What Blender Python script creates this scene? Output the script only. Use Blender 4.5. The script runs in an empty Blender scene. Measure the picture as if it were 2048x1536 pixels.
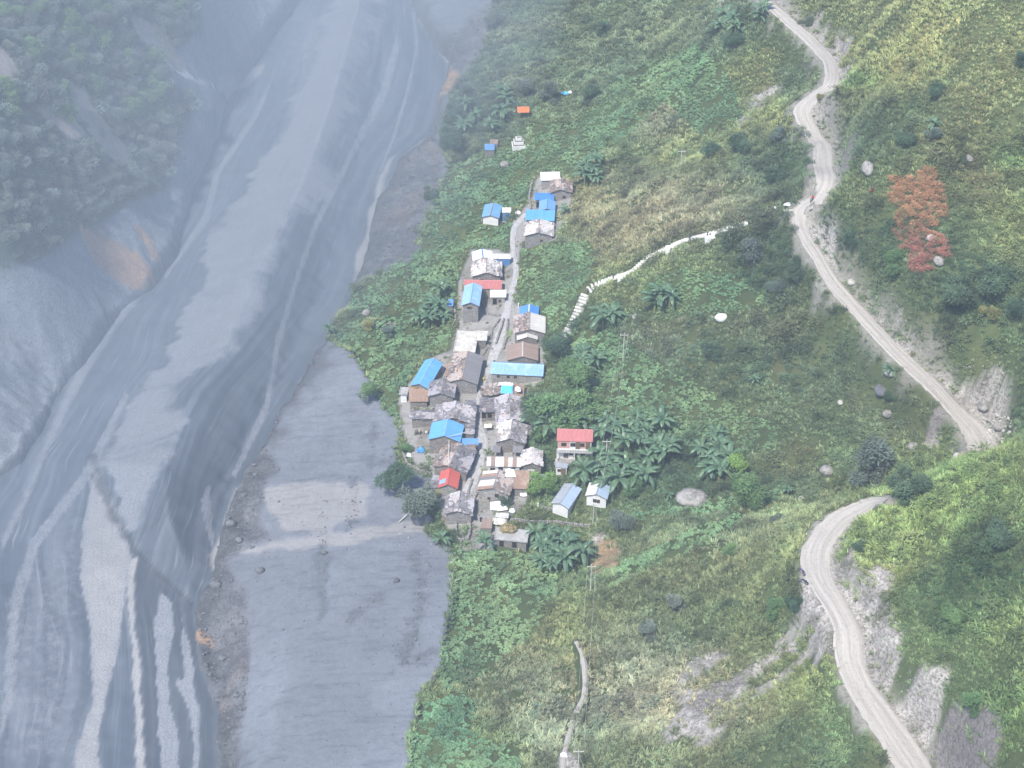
import bpy, math, random
import numpy as np
from mathutils import Vector, Matrix
random.seed(7)
R = np.random.default_rng(7)
sc = bpy.context.scene
C = sc.collection

# ------------------------------------------------------------------ camera, world, sun, exposure
CAM_H = 260.0
PITCH = math.radians(40.0)
TANH = 0.283
cam = bpy.data.cameras.new("camera"); cam.sensor_width = 36; cam.lens = 18 / TANH
cam.clip_start = 1; cam.clip_end = 6000
camo = bpy.data.objects.new("camera", cam); C.objects.link(camo)
camo.location = (0, 0, CAM_H); camo.rotation_euler = (math.radians(90) - PITCH, 0, 0)
sc.camera = camo

w = bpy.data.worlds.new("World"); sc.world = w; w.use_nodes = True
nt = w.node_tree; bg = nt.nodes["Background"]
sky = nt.nodes.new("ShaderNodeTexSky"); sky.sky_type = 'NISHITA'; sky.sun_disc = False
SUN_EL, SUN_DIR = math.radians(58), (-0.40, -0.62)
sky.sun_elevation = SUN_EL; sky.sun_rotation = math.atan2(SUN_DIR[0], SUN_DIR[1])
sky.altitude = 1500; sky.air_density = 1.0; sky.dust_density = 2.0
nt.links.new(sky.outputs[0], bg.inputs[0]); bg.inputs[1].default_value = 0.12
sun = bpy.data.lights.new("sun", 'SUN'); sun.energy = 2.9; sun.angle = math.radians(6); sun.color = (1, 0.95, 0.86)
suno = bpy.data.objects.new("sun", sun); C.objects.link(suno)
sd = Vector((SUN_DIR[0], SUN_DIR[1], 0)).normalized() * math.cos(SUN_EL) + Vector((0, 0, math.sin(SUN_EL)))
suno.rotation_euler = sd.to_track_quat('Z', 'Y').to_euler(); suno.location = (-100, 200, 500)

sc.view_settings.view_transform = 'Standard'; sc.view_settings.look = 'None'
sc.view_settings.exposure = 1.1; sc.view_settings.gamma = 1; sc.view_settings.use_curve_mapping = False
cy = sc.cycles
cy.max_bounces = 4; cy.diffuse_bounces = 2; cy.glossy_bounces = 1; cy.transmission_bounces = 2
cy.volume_bounces = 1; cy.transparent_max_bounces = 6; cy.use_denoising = True
cy.use_adaptive_sampling = True; cy.adaptive_threshold = 0.02
try: cy.denoiser = 'OPENIMAGEDENOISE'; cy.denoising_input_passes = 'RGB_ALBEDO_NORMAL'
except Exception: pass

# ------------------------------------------------------------------ geometry helpers (photo pixel <-> place)
CP, SP = math.cos(PITCH), math.sin(PITCH)
FP = 1024 / TANH
def ray(px, py):
    px = np.asarray(px, float); py = np.asarray(py, float)
    a = (px - 1024) / FP; b = (768 - py) / FP
    return np.stack([a, CP + b * SP, -SP + b * CP], -1)          # forward, up
def proj(x, y, z):
    dz = z - CAM_H
    d = y * CP - dz * SP
    u = y * SP + dz * CP
    return 1024 + FP * x / d, 768 - FP * u / d, d
def on_plane(px, py, z):
    r = ray(px, py); t = (z - CAM_H) / r[..., 2]
    return np.stack([r[..., 0] * t, r[..., 1] * t, np.full_like(t, z) if np.ndim(t) else z], -1)

_ng = R.random((64, 64))
def vnoise(x, y, s, seed=0):
    x = np.asarray(x, float) / s + seed * 17.3; y = np.asarray(y, float) / s + seed * 9.7
    xi = np.floor(x).astype(int); yi = np.floor(y).astype(int)
    fx = x - xi; fy = y - yi; fx = fx * fx * (3 - 2 * fx); fy = fy * fy * (3 - 2 * fy)
    g = _ng
    a = g[xi % 64, yi % 64]; b = g[(xi + 1) % 64, yi % 64]; c = g[xi % 64, (yi + 1) % 64]; d = g[(xi + 1) % 64, (yi + 1) % 64]
    return (a * (1 - fx) + b * fx) * (1 - fy) + (c * (1 - fx) + d * fx) * fy - 0.5
def fbm(x, y, s, n=4, seed=0):
    r = 0
    for k in range(n): r = r + vnoise(x, y, s / 2 ** k, seed + k) / 1.7 ** k
    return r
def sstep(a, b, x):
    t = np.clip((x - a) / (b - a), 0, 1); return t * t * (3 - 2 * t)

def sdpoly(X, Y, poly, margin=60):
    """signed distance to a polygon, negative inside"""
    P = np.array(poly, float)
    out = np.full(X.shape, float(margin))
    m = (X > P[:, 0].min() - margin) & (X < P[:, 0].max() + margin) & (Y > P[:, 1].min() - margin) & (Y < P[:, 1].max() + margin)
    if not m.any(): return out
    x = X[m]; y = Y[m]; d = np.full(x.shape, 1e9); ins = np.zeros(x.shape, bool)
    for i in range(len(P)):
        x0, y0 = P[i]; x1, y1 = P[(i + 1) % len(P)]
        ex, ey = x1 - x0, y1 - y0; L = ex * ex + ey * ey + 1e-9
        t = np.clip(((x - x0) * ex + (y - y0) * ey) / L, 0, 1)
        d = np.minimum(d, (x - x0 - t * ex) ** 2 + (y - y0 - t * ey) ** 2)
        c = (y0 > y) != (y1 > y)
        if c.any(): ins ^= c & (x < (x1 - x0) * (y - y0) / ((y1 - y0) if y1 != y0 else 1e-9) + x0)
    d = np.sqrt(d); out[m] = np.where(ins, -d, np.minimum(d, margin)); return out
def dpolyline(X, Y, pts, vals=None):
    """distance to a polyline, interpolated value and the parameter along it"""
    P = np.array(pts, float); best = np.full(X.shape, 1e9); bv = np.zeros(X.shape); bs = np.zeros(X.shape); side = np.zeros(X.shape)
    acc = 0
    for i in range(len(P) - 1):
        x0, y0 = P[i][:2]; x1, y1 = P[i + 1][:2]
        ex, ey = x1 - x0, y1 - y0; L = ex * ex + ey * ey + 1e-9
        t = np.clip(((X - x0) * ex + (Y - y0) * ey) / L, 0, 1)
        d = (X - x0 - t * ex) ** 2 + (Y - y0 - t * ey) ** 2
        m = d < best; best[m] = d[m]
        if vals is not None: bv[m] = (vals[i] + (vals[i + 1] - vals[i]) * t)[m]
        bs[m] = (acc + t * math.sqrt(L))[m]; side[m] = np.sign(ex * (Y - y0) - ey * (X - x0))[m]
        acc += math.sqrt(L)
    return np.sqrt(best), bv, bs, side

# ------------------------------------------------------------------ terrain: heights known at photo points
CT = """0 0 50;200 0 42;400 0 25;560 0 2;0 250 42;150 250 30;300 200 15;430 150 2;0 450 28;150 420 16;300 400 3;350 520 -6
0 600 11;120 650 1;230 620 -7;0 800 0;110 770 -8;0 950 -10;700 0 -4;800 100 -4;870 150 -3;600 300 -7;450 600 -9;250 900 -11
100 1200 -13;100 1536 -14;400 1300 -12;440 1536 -12;700 500 -7;650 700 -2.5;620 950 -3;750 900 -2.4;850 1000 -1.5;600 1300 -4
800 1400 -3.5;700 1536 -4.5;500 1200 -6;520 1500 -7;880 260 -1;800 380 -3;850 420 0;760 500 -4;940 50 2;980 0 5
900 550 1;900 700 0;1000 450 3;1050 400 4;980 600 2;1000 800 1;900 900 0;950 1000 0;1050 950 1;900 1080 -1;1150 920 3;1200 1000 2
1180 1060 0;1000 300 4;1100 150 6;1100 0 9;1100 300 6;900 400 1;1150 400 8;1200 500 14;1130 660 7;1180 590 12;1340 495 27
1480 445 37;1590 425 41;1600 425 42;1655 300 43;1600 225 44;1650 140 46;1560 20 48;1520 0 48;1200 200 12;1350 100 22;1400 250 25;1300 350 20
1450 0 36;1750 200 62;2048 0 86;1800 0 69;2048 250 72;1850 400 58;2048 500 57;1700 430 50;1640 510 40.5;1720 620 37;1830 740 33
1940 840 29.5;1975 890 28;1850 650 44;2048 750 46;2048 850 41;1700 750 27;1500 700 23;1300 700 13;1200 800 6;1300 880 6;1450 900 10
1600 900 17;1750 880 22;1880 900 25;1400 1000 7;1600 970 12;1700 965 16;2048 885 55;1900 930 48;1760 1000 42;1600 1030 28
1400 1060 15;1250 1130 5;1740 1010 41;1640 1090 38;1640 1180 36;1690 1290 34;1760 1420 31;1820 1536 28;2048 1100 60;1900 1150 50
1800 1050 45;1800 1250 39.5;2048 1350 55;1950 1450 42;2048 1536 48;1850 1350 40;1900 1300 43;1500 1150 25;1400 1300 18;1550 1300 25;1300 1200 11;1180 1200 3
1180 1400 5;1150 1536 6;1350 1536 14;1500 1450 20;1650 1500 24;950 1200 -0.5;1000 1350 0;900 1450 -1;1000 1536 1"""
ctl = np.array([[float(v) for v in q.split()] for q in CT.replace("\n", ";").split(";")])
cw = np.array([on_plane(a, b, z) for a, b, z in ctl])
cx, cyy, cz = cw[:, 0] / 100, cw[:, 1] / 100, ctl[:, 2]
def U(r2): return np.where(r2 > 1e-12, r2 * np.log(r2 + 1e-12), 0)
n = len(cx)
K = U((cx[:, None] - cx) ** 2 + (cyy[:, None] - cyy) ** 2) + np.eye(n) * 0.002
Pm = np.stack([np.ones(n), cx, cyy], 1)
A = np.block([[K, Pm], [Pm.T, np.zeros((3, 3))]])
sol = np.linalg.solve(A, np.concatenate([cz, np.zeros(3)]))
def tps(x, y):
    x = x / 100; y = y / 100; r = sol[n] + sol[n + 1] * x + sol[n + 2] * y
    for i in range(n): r = r + sol[i] * U((x - cx[i]) ** 2 + (y - cyy[i]) ** 2)
    return r
def axis(lo, hi, step, far_lo, far_hi):
    core = np.arange(lo, hi, step); a = []; s = step; v = lo
    while v > far_lo: s *= 1.35; v -= s; a.append(v)
    b = []; s = step; v = core[-1]
    while v < far_hi: s *= 1.35; v += s; b.append(v)
    return np.array(a[::-1] + list(core) + b)
GX = axis(-172, 172, 0.6, -1300, 1300); GY = axis(138, 545, 0.6, -700, 1500)
TX, TY = np.meshgrid(GX, GY)
cX = np.clip(TX, -185, 185); cY = np.clip(TY, 125, 560)
TZ = tps(cX[::4, ::4], cY[::4, ::4])
# coarse solve then bilinear up to the fine grid
def upsample(Zc, xs, ys):
    xi = np.clip(np.searchsorted(xs, GX) - 1, 0, len(xs) - 2); yi = np.clip(np.searchsorted(ys, GY) - 1, 0, len(ys) - 2)
    fx = np.clip((GX - xs[xi]) / (xs[xi + 1] - xs[xi]), 0, 1); fy = np.clip((GY - ys[yi]) / (ys[yi + 1] - ys[yi]), 0, 1)
    a = Zc[yi][:, xi]; b = Zc[yi][:, xi + 1]; c = Zc[yi + 1][:, xi]; d = Zc[yi + 1][:, xi + 1]
    return (a * (1 - fx) + b * fx) * (1 - fy[:, None]) + (c * (1 - fx) + d * fx) * fy[:, None]
TZ = upsample(TZ, GX[::4], GY[::4])
TZ = np.clip(TZ, -16, 170)
def Hz(x, y):
    x = np.asarray(x, float); y = np.asarray(y, float)
    xi = np.clip(np.searchsorted(GX, x) - 1, 0, len(GX) - 2); yi = np.clip(np.searchsorted(GY, y) - 1, 0, len(GY) - 2)
    fx = (x - GX[xi]) / (GX[xi + 1] - GX[xi]); fy = (y - GY[yi]) / (GY[yi + 1] - GY[yi])
    return (TZ[yi, xi] * (1 - fx) + TZ[yi, xi + 1] * fx) * (1 - fy) + (TZ[yi + 1, xi] * (1 - fx) + TZ[yi + 1, xi + 1] * fx) * fy
def hit(px, py):
    """where the sight line through a photo point first meets the ground"""
    px = np.atleast_1d(np.asarray(px, float)); py = np.atleast_1d(np.asarray(py, float))
    r = ray(px, py); t0 = np.full(px.shape, 120.0); done = np.zeros(px.shape, bool); t = t0.copy()
    for _ in range(420):
        x, y, z = r[:, 0] * t, r[:, 1] * t, CAM_H + r[:, 2] * t
        below = z < Hz(x, y); done |= below
        if done.all(): break
        t = np.where(done, t, t + 1.6)
    lo = t - 1.6; hi = t
    for _ in range(10):
        mdl = (lo + hi) / 2; b = CAM_H + r[:, 2] * mdl < Hz(r[:, 0] * mdl, r[:, 1] * mdl)
        hi = np.where(b, mdl, hi); lo = np.where(b, lo, mdl)
    x, y = r[:, 0] * hi, r[:, 1] * hi
    return np.stack([x, y, Hz(x, y)], -1)
def at(px, py): return Vector(hit(px, py)[0])

# photo position of every ground point
PX, PY, PD = proj(TX, TY, TZ)
core = (TX > -172.1) & (TX < 172.1) & (TY > 137) & (TY < 546)
PX = np.where(core, PX, np.clip(PX, -900, 3000)); PY = np.where(core, PY, np.clip(PY, -700, 2300))

# ------------------------------------------------------------------ outlines read off the photograph
L_SHORE = [(640, -120), (575, 0), (530, 60), (500, 100), (455, 175), (410, 250), (385, 320), (372, 420), (350, 480), (300, 560), (225, 622), (165, 705), (105, 790), (55, 880), (0, 955), (-120, 1080)]
R_SHORE = [(800, -120), (822, 0), (858, 50), (902, 105), (880, 180), (862, 262), (795, 312), (752, 390), (738, 470), (718, 520), (692, 600), (650, 662), (602, 750), (545, 830), (500, 920), (462, 990), (432, 1060), (425, 1130), (388, 1208), (392, 1260), (398, 1330), (428, 1400), (438, 1536), (442, 1700)]
RIVER = L_SHORE + [(-900, 1500), (-900, 2300), (442, 2300)] + R_SHORE[::-1]
BAR = [(640, -120), (650, 0), (612, 100), (578, 200), (532, 300), (476, 400), (402, 500), (360, 600), (322, 700), (270, 780), (225, 860), (190, 920), (213, 1000), (262, 1092), (380, 1210), (418, 1140), (425, 1060), (450, 980), (500, 860), (560, 740), (620, 620), (660, 500), (700, 380), (735, 250), (762, 130), (785, 0), (780, -120)]
BAR_LIGHT = [(640, -120), (655, 0), (620, 100), (585, 190), (545, 290), (480, 400), (405, 500), (365, 600), (330, 700), (280, 780), (230, 860), (193, 925), (222, 1000), (255, 1070), (282, 1060), (312, 1000), (348, 900), (362, 830), (385, 775), (470, 700), (520, 620), (575, 540), (630, 430), (690, 290), (738, 200), (748, 100), (770, 0), (770, -120)]
LIGHTS = [[(188, 930), (225, 1000), (262, 1095), (258, 1140), (248, 1230), (232, 1320), (208, 1420), (200, 1480), (196, 1700), (135, 1700), (150, 1500), (185, 1400), (183, 1330), (178, 1250), (160, 1150), (165, 1050), (180, 980)],
 [(256, 1120), (276, 1110), (270, 1180), (272, 1260), (283, 1330), (282, 1400), (290, 1500), (292, 1700), (278, 1700), (270, 1450), (266, 1350), (262, 1280), (256, 1200)],
 [(322, 1182), (350, 1205), (346, 1270), (334, 1340), (340, 1400), (356, 1450), (362, 1536), (364, 1700), (322, 1700), (322, 1536), (314, 1450), (312, 1380), (308, 1300), (308, 1240)],
 [(362, 1212), (366, 1250), (384, 1290), (390, 1380), (402, 1420), (398, 1536), (398, 1700), (384, 1700), (386, 1500), (380, 1420), (352, 1370), (350, 1350), (366, 1360), (362, 1290)],
 [(822, -20), (840, 30), (868, 60), (896, 90), (904, 120), (893, 128), (872, 100), (862, 78), (838, 50)],
 [(712, 505), (734, 460), (738, 420), (752, 400), (748, 380), (760, 350), (775, 320), (795, 305), (780, 330), (768, 365), (757, 420), (752, 445), (735, 490), (728, 540), (705, 580)],
 [(430, 172), (450, 150), (480, 140), (530, 126), (524, 150), (498, 172), (470, 182)],
 [(426, 1140), (420, 1110), (436, 1080), (448, 1040), (462, 1000), (470, 965), (478, 985), (462, 1040), (448, 1100), (434, 1140)],
 [(0, 870), (30, 830), (62, 760), (120, 720), (165, 705), (110, 790), (55, 880), (0, 955), (-60, 1000)],
 [(170, 700), (225, 622), (300, 562), (290, 590), (232, 660), (190, 720), (150, 800), (100, 900), (60, 1000), (0, 1120), (0, 1080), (60, 950), (120, 800)]]
SOFT_LIGHTS = [[(822, 0), (828, 0), (838, 90), (820, 180), (790, 280), (760, 350), (758, 340), (785, 270), (812, 180), (830, 95)],
 [(795, 60), (800, 100), (780, 180), (700, 330), (640, 450), (600, 560), (560, 700), (540, 820), (470, 960), (462, 950), (530, 800), (550, 680), (590, 550), (630, 440), (690, 320), (760, 180)],
 [(20, 1200), (60, 1080), (160, 950), (250, 780), (260, 790), (180, 960), (80, 1090), (40, 1220), (30, 1400), (0, 1480)],
 [(400, 1000), (420, 960), (430, 1080), (425, 1100), (412, 1060)],
 [(560, 120), (520, 230), (440, 350), (420, 440), (330, 560), (325, 555), (405, 430), (430, 340), (510, 220)]]
VEG = [(1030, -200), (1000, -60), (975, 40), (962, 110), (905, 180), (880, 262), (892, 330), (872, 400), (845, 450), (832, 508), (762, 540), (702, 572), (672, 600), (650, 640), (662, 680), (700, 700), (738, 760), (765, 815), (800, 850), (788, 900), (802, 930), (860, 960), (850, 1060), (900, 1095), (908, 1180), (888, 1262), (884, 1330), (832, 1400), (815, 1536), (800, 2300), (3000, 2300), (3000, -700), (1030, -700)]
VILLAGE = [(1075, 350), (1130, 360), (1145, 392), (1112, 478), (1042, 482), (1034, 560), (1030, 605), (1080, 640), (1090, 700), (1086, 760), (1050, 780), (1046, 900), (1080, 912), (1062, 975), (1050, 1010), (1012, 1035), (985, 1100), (925, 1100), (885, 1040), (868, 950), (830, 925), (806, 860), (797, 800), (818, 770), (850, 722), (900, 700), (915, 655), (918, 560), (942, 500), (1000, 500), (1020, 510), (1028, 440), (1062, 400)]
LEFT_VEG = [(-900, -700), (430, -200), (400, 0), (405, 60), (330, 118), (345, 190), (395, 205), (352, 300), (335, 380), (262, 405), (205, 452), (160, 462), (100, 512), (0, 545), (-900, 700)]
SCARS = [[(128, 158), (172, 182), (205, 245), (252, 300), (276, 352), (225, 335), (150, 235)], [(72, 212), (150, 250), (185, 285), (140, 288), (100, 245)], [(245, 10), (320, 55), (350, 115), (290, 92), (262, 60)], [(-20, 110), (30, 130), (60, 170), (20, 170), (-20, 150)]]
ORANGE = [[(160, 452), (200, 460), (262, 508), (308, 552), (262, 574), (222, 542), (182, 505)], [(276, 458), (297, 478), (322, 518), (303, 524), (288, 492)], [(878, 140), (905, 130), (920, 155), (895, 185), (876, 190)], [(385, 1262), (425, 1268), (430, 1292), (400, 1290)]]
LEFT_GREY = [(205, 452), (262, 405), (335, 380), (352, 300), (395, 205), (345, 190), (330, 118), (405, 60), (400, -60), (640, -120), (575, 0), (500, 100), (410, 250), (372, 420), (300, 560), (225, 622), (105, 790), (0, 955), (-300, 1100), (-900, 900), (-900, 700), (0, 545), (100, 512), (160, 462)]
RUBBLE = [[(470, 985), (530, 900), (560, 940), (530, 960), (520, 1040), (540, 1080), (470, 1110), (432, 1160), (405, 1210), (420, 1150), (440, 1080)], [(385, 1210), (450, 1130), (490, 1180), (500, 1300), (490, 1420), (470, 1536), (440, 1536), (430, 1400), (398, 1300)], [(795, 315), (862, 265), (890, 330), (872, 400), (845, 450), (832, 508), (762, 540), (715, 560), (735, 480), (752, 395)], [(860, 100), (985, 0), (975, 60), (960, 112), (905, 180), (880, 185)], [(600, 755), (650, 668), (680, 610), (650, 690), (618, 750), (560, 830), (530, 900), (500, 925)]]
PALE_MUD = [[(520, 985), (560, 960), (640, 965), (680, 958), (700, 970), (715, 965), (740, 985), (735, 1030), (690, 1045), (640, 1070), (560, 1060), (530, 1020)], [(470, 1108), (560, 1078), (700, 1062), (840, 1040), (860, 1055), (760, 1078), (620, 1095), (520, 1110)]]
DARK_MUD = [[(590, 1260), (680, 1240), (820, 1250), (870, 1290), (840, 1350), (760, 1400), (700, 1536), (560, 1536), (540, 1400)], [(500, 1130), (600, 1110), (640, 1180), (560, 1230), (500, 1200)]]
SCREE = [[(1674, 50), (1700, 58), (1697, 108), (1690, 140), (1670, 118), (1664, 80)], [(1512, 182), (1552, 168), (1540, 205), (1490, 235), (1488, 212)], [(1615, 425), (1662, 440), (1672, 495), (1645, 500), (1622, 470)], [(1757, 612), (1802, 608), (1852, 650), (1825, 692), (1790, 690), (1765, 650)], [(1905, 740), (2000, 720), (2020, 760), (1940, 790)],
 [(1700, 1070), (1725, 1085), (1712, 1160), (1690, 1170), (1660, 1130)], [(1735, 1150), (1792, 1136), (1786, 1200), (1806, 1290), (1800, 1360), (1760, 1385), (1725, 1330), (1704, 1240), (1692, 1180)], [(1845, 1335), (1897, 1345), (1890, 1415), (1850, 1470), (1800, 1450), (1770, 1400), (1810, 1370)],
 [(1595, 1120), (1645, 1130), (1650, 1200), (1690, 1320), (1665, 1350), (1622, 1290), (1600, 1200)], [(1480, 1335), (1500, 1310), (1600, 1260), (1625, 1265), (1600, 1292), (1530, 1330), (1482, 1352)], [(1350, 1345), (1400, 1310), (1450, 1280), (1462, 1290), (1430, 1320), (1365, 1358)], [(1340, 1440), (1400, 1370), (1440, 1375), (1420, 1420), (1430, 1460), (1410, 1480)], [(1350, 1370), (1470, 1360), (1560, 1350), (1500, 1385), (1380, 1400)], [(1120, 1500), (1165, 1505), (1170, 1560), (1115, 1560)], [(1188, 1055), (1215, 1045), (1215, 1065), (1195, 1072)], [(905, 1062), (960, 1055), (985, 1085), (935, 1100)], [(1830, 890), (1862, 868), (1885, 880), (1850, 902)]]
DARK_SOIL = [[(1905, 1395), (1990, 1415), (2010, 1470), (1960, 1600), (1850, 1600), (1862, 1480)], [(1855, 840), (1890, 830), (1890, 860), (1850, 880)], [(1370, 1400), (1480, 1330), (1490, 1350), (1400, 1430)]]
STREAKS = [[(828, 1100), (842, 1100), (850, 1180), (838, 1260), (815, 1330), (800, 1330), (826, 1250), (836, 1180)], [(640, 990), (655, 990), (652, 1200), (640, 1240), (636, 1120)], [(800, 1322), (880, 1300), (878, 1310), (800, 1334)], [(700, 960), (712, 960), (716, 1040), (704, 1045)], [(760, 925), (800, 905), (860, 965), (800, 940)], [(745, 850), (752, 850), (748, 930), (740, 925)], [(690, 1240), (760, 1180), (765, 1186), (700, 1252)]]
DRY = [[(1200, 1065), (1235, 1062), (1245, 1100), (1235, 1130), (1205, 1145), (1180, 1140), (1188, 1100)]]
ROAD1 = [(1500, -60, 30), (1535, 0, 34), (1580, 45, 36), (1625, 85, 38), (1660, 130, 40), (1660, 165, 38), (1625, 198, 42), (1605, 225, 48), (1625, 270, 50), (1648, 320, 52), (1650, 365, 50), (1632, 395, 48), (1600, 425, 42), (1607, 465, 38), (1640, 520, 38), (1665, 565, 42), (1705, 610, 44), (1755, 665, 46), (1810, 720, 48), (1870, 775, 50), (1915, 825, 56), (1955, 870, 74), (1968, 905, 84)]
ROAD2 = [(1772, 1001, 26), (1752, 1003, 40), (1722, 1015, 50), (1672, 1045, 60), (1636, 1095, 70), (1636, 1150, 72), (1668, 1205, 68), (1695, 1260, 74), (1700, 1320, 76), (1722, 1375, 78), (1760, 1430, 84), (1800, 1490, 92), (1840, 1560, 100), (1870, 1640, 108)]
LANE = [(1052, 428, 12), (1030, 455, 14), (1026, 500, 12), (1032, 545, 14), (1018, 600, 16), (1010, 640, 22), (992, 700, 24), (972, 750, 16), (960, 790, 14), (955, 840, 20), (965, 880, 24), (962, 915, 22), (945, 960, 26), (925, 1000, 24)]
TRAIL = [(1153, 1283, 11), (1165, 1310, 12), (1170, 1345, 13), (1168, 1390, 12), (1150, 1430, 11), (1138, 1470, 12), (1128, 1510, 12), (1122, 1580, 14)]
STAIR = [(1130, 672), (1142, 655), (1155, 628), (1165, 605), (1177, 583), (1200, 568), (1240, 552), (1265, 543), (1295, 518), (1338, 495), (1375, 480), (1418, 470), (1480, 450), (1495, 446)]

def road_pts(line, sub=6):
    P = np.array(line, float); pts = []
    for i in range(len(P) - 1):                                  # Catmull-Rom through the photo points
        p0 = P[max(i - 1, 0)]; p1 = P[i]; p2 = P[i + 1]; p3 = P[min(i + 2, len(P) - 1)]
        for k in range(sub):
            t = k / sub
            pts.append(0.5 * ((2 * p1) + (p2 - p0) * t + (2 * p0 - 5 * p1 + 4 * p2 - p3) * t * t + (3 * p1 - p0 - 3 * p2 + p3) * t ** 3))
    pts.append(P[-1]); pts = np.array(pts)
    W = hit(pts[:, 0], pts[:, 1])
    if P.shape[1] > 2:
        d = proj(W[:, 0], W[:, 1], W[:, 2])[2]; wd = pts[:, 2] * d / FP
    else: wd = np.full(len(W), 2.0)
    z = W[:, 2].copy()
    for _ in range(12): z[1:-1] = (z[:-2] + z[1:-1] * 2 + z[2:]) / 4
    W[:, 2] = z
    return W, wd
r1, w1 = road_pts(ROAD1); r2, w2 = road_pts(ROAD2); ln, wl = road_pts(LANE); tr, wt = road_pts(TRAIL); st, ws = road_pts(STAIR, 10)
w1 *= .85; w2 *= .86

# river level and bed
def river_z(y): return -14.2 + (y - 205) * 0.034
rsd = sdpoly(PX, PY, RIVER, 400)
msc = PD / FP
rsd_m = rsd * msc * 1.15
EDGE = fbm(TX, TY, 5, 3, 3)
shore = rsd_m + EDGE * 1.6
bedm = sstep(1.0, -0.6, shore)
TZ0 = TZ.copy()
VEGSD = sdpoly(PX, PY, VEG, 300); VILSD = sdpoly(PX, PY, VILLAGE, 100); LVSD = sdpoly(PX, PY, LEFT_VEG, 300)
vegm = sstep(2, -10, VEGSD) * (VILSD > 0)
TZ = TZ + vegm * ((fbm(TX, TY, 26, 4, 1) * 3.4 - np.abs(fbm(TX * .6 + TY * .5, TY - TX * .3, 15, 3, 6)) * 2.6) * sstep(0, 25, np.abs(VILSD)) + fbm(TX, TY, 5, 2, 5) * .5)
TZ = TZ + sstep(0, -30, LVSD) * fbm(TX, TY, 30, 4, 8) * 7
rubm = np.zeros_like(TZ)
for q in RUBBLE: rubm = np.maximum(rubm, sstep(6, -8, sdpoly(PX, PY, q)))
rid = np.abs(fbm(TX + TY * .4, TY, 9, 4, 11))
TZ = TZ + rubm * (fbm(TX, TY, 7, 4, 12) * 2.2 - rid * 2.0)
lgm = sstep(6, -12, sdpoly(PX, PY, LEFT_GREY, 80))
TZ = TZ + lgm * (fbm(TX * .7 + TY * .7, TY * .4 - TX * .4, 10, 5, 14) * 2.6 - np.abs(fbm(TX + TY, TX - TY, 11, 4, 19)) * 2.4)
flat_m = (1 - vegm) * (1 - rubm) * (1 - lgm)
TZ = TZ + flat_m * (fbm(TX, TY, 12, 3, 21) * .5 + fbm(TX, TY, 2.2, 2, 22) * .12)
bed = river_z(TY) - 5
TZ = np.where(core, TZ * (1 - bedm) + np.minimum(TZ, bed) * bedm, TZ)
# a bank that stands over the flow
bank = sstep(7, 0.2, shore) * (1 - bedm) * (1 - lgm)
TZ = np.where(core & (shore < 7) & (TZ < river_z(TY) + 2.6), TZ + ((river_z(TY) + 2.6 + fbm(TX, TY, 8, 3, 4) * 1.4) - TZ) * bank * .8, TZ)
for P_, W_ in ((r1, w1), (r2, w2), (ln, wl), (tr, wt), (st, ws)):
    x0, x1 = P_[:, 0].min() - 12, P_[:, 0].max() + 12; y0, y1 = P_[:, 1].min() - 12, P_[:, 1].max() + 12
    m = (TX > x0) & (TX < x1) & (TY > y0) & (TY < y1)
    d, z, s, sg = dpolyline(TX[m], TY[m], P_, P_[:, 2]); _, hw, _, _ = dpolyline(TX[m], TY[m], P_, W_ / 2)
    extra = 3.2 if P_ is r1 or P_ is r2 else .9
    k = sstep(hw + extra, hw + .4, d); TZ[m] = TZ[m] * (1 - k) + (z - 0.06) * k
rdist = np.full(TZ.shape, 99.0)
for P_, W_ in ((r1, w1), (r2, w2), (ln, wl), (tr, wt), (st, ws)):
    m = core.copy(); m &= (TX > P_[:, 0].min() - 14) & (TX < P_[:, 0].max() + 14) & (TY > P_[:, 1].min() - 14) & (TY < P_[:, 1].max() + 14)
    d, hw, _, _ = dpolyline(TX[m], TY[m], P_, W_ / 2); rdist[m] = np.minimum(rdist[m], d - hw)
big_rd = np.full(TZ.shape, 99.0); up_rd = np.zeros(TZ.shape)
for P_, W_ in ((r1, w1), (r2, w2)):
    m = core & (TX > P_[:, 0].min() - 14) & (TX < P_[:, 0].max() + 14) & (TY > P_[:, 1].min() - 14) & (TY < P_[:, 1].max() + 14)
    d, z, s, sg = dpolyline(TX[m], TY[m], P_, P_[:, 2]); _, hw, _, _ = dpolyline(TX[m], TY[m], P_, W_ / 2)
    d2 = d - hw; b = d2 < big_rd[m]; t_ = big_rd[m]; t_[b] = d2[b]; big_rd[m] = t_
    u_ = up_rd[m]; u_[b] = (TZ0[m] - z)[b]; up_rd[m] = u_
_gy, _gx = np.gradient(TZ, GY, GX); SEC = np.sqrt(1 + np.minimum(_gx ** 2 + _gy ** 2, 9))

# ------------------------------------------------------------------ ground colour (what the ground is made of)
def col(*c): return np.array(c, float)
G = np.zeros(TZ.shape + (3,))
G[:] = col(.155, .168, .196)                                       # grey silt
def paint(m, c): 
    global G
    G = G * (1 - m[..., None]) + np.asarray(c) * m[..., None]
n1 = fbm(TX, TY, 20, 4, 31); n2 = fbm(TX, TY, 4, 3, 32); n3 = fbm(TX, TY, 1.6, 2, 33)
G *= (1 + n1 * .25 + n3 * .10)[..., None]
for q in DARK_MUD: paint(sstep(14, -18, sdpoly(PX, PY, q) + n1 * 40) * .75, col(.135, .148, .17))
for q in STREAKS: paint(sstep(9, -3, sdpoly(PX, PY, q) + fbm(TX, TY, 2.5, 3, 97) * 26) * .6, col(.09, .10, .115))
for q in PALE_MUD: paint(sstep(3, -5, sdpoly(PX, PY, q) + n2 * 14) * .7, col(.275, .265, .265))
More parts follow.
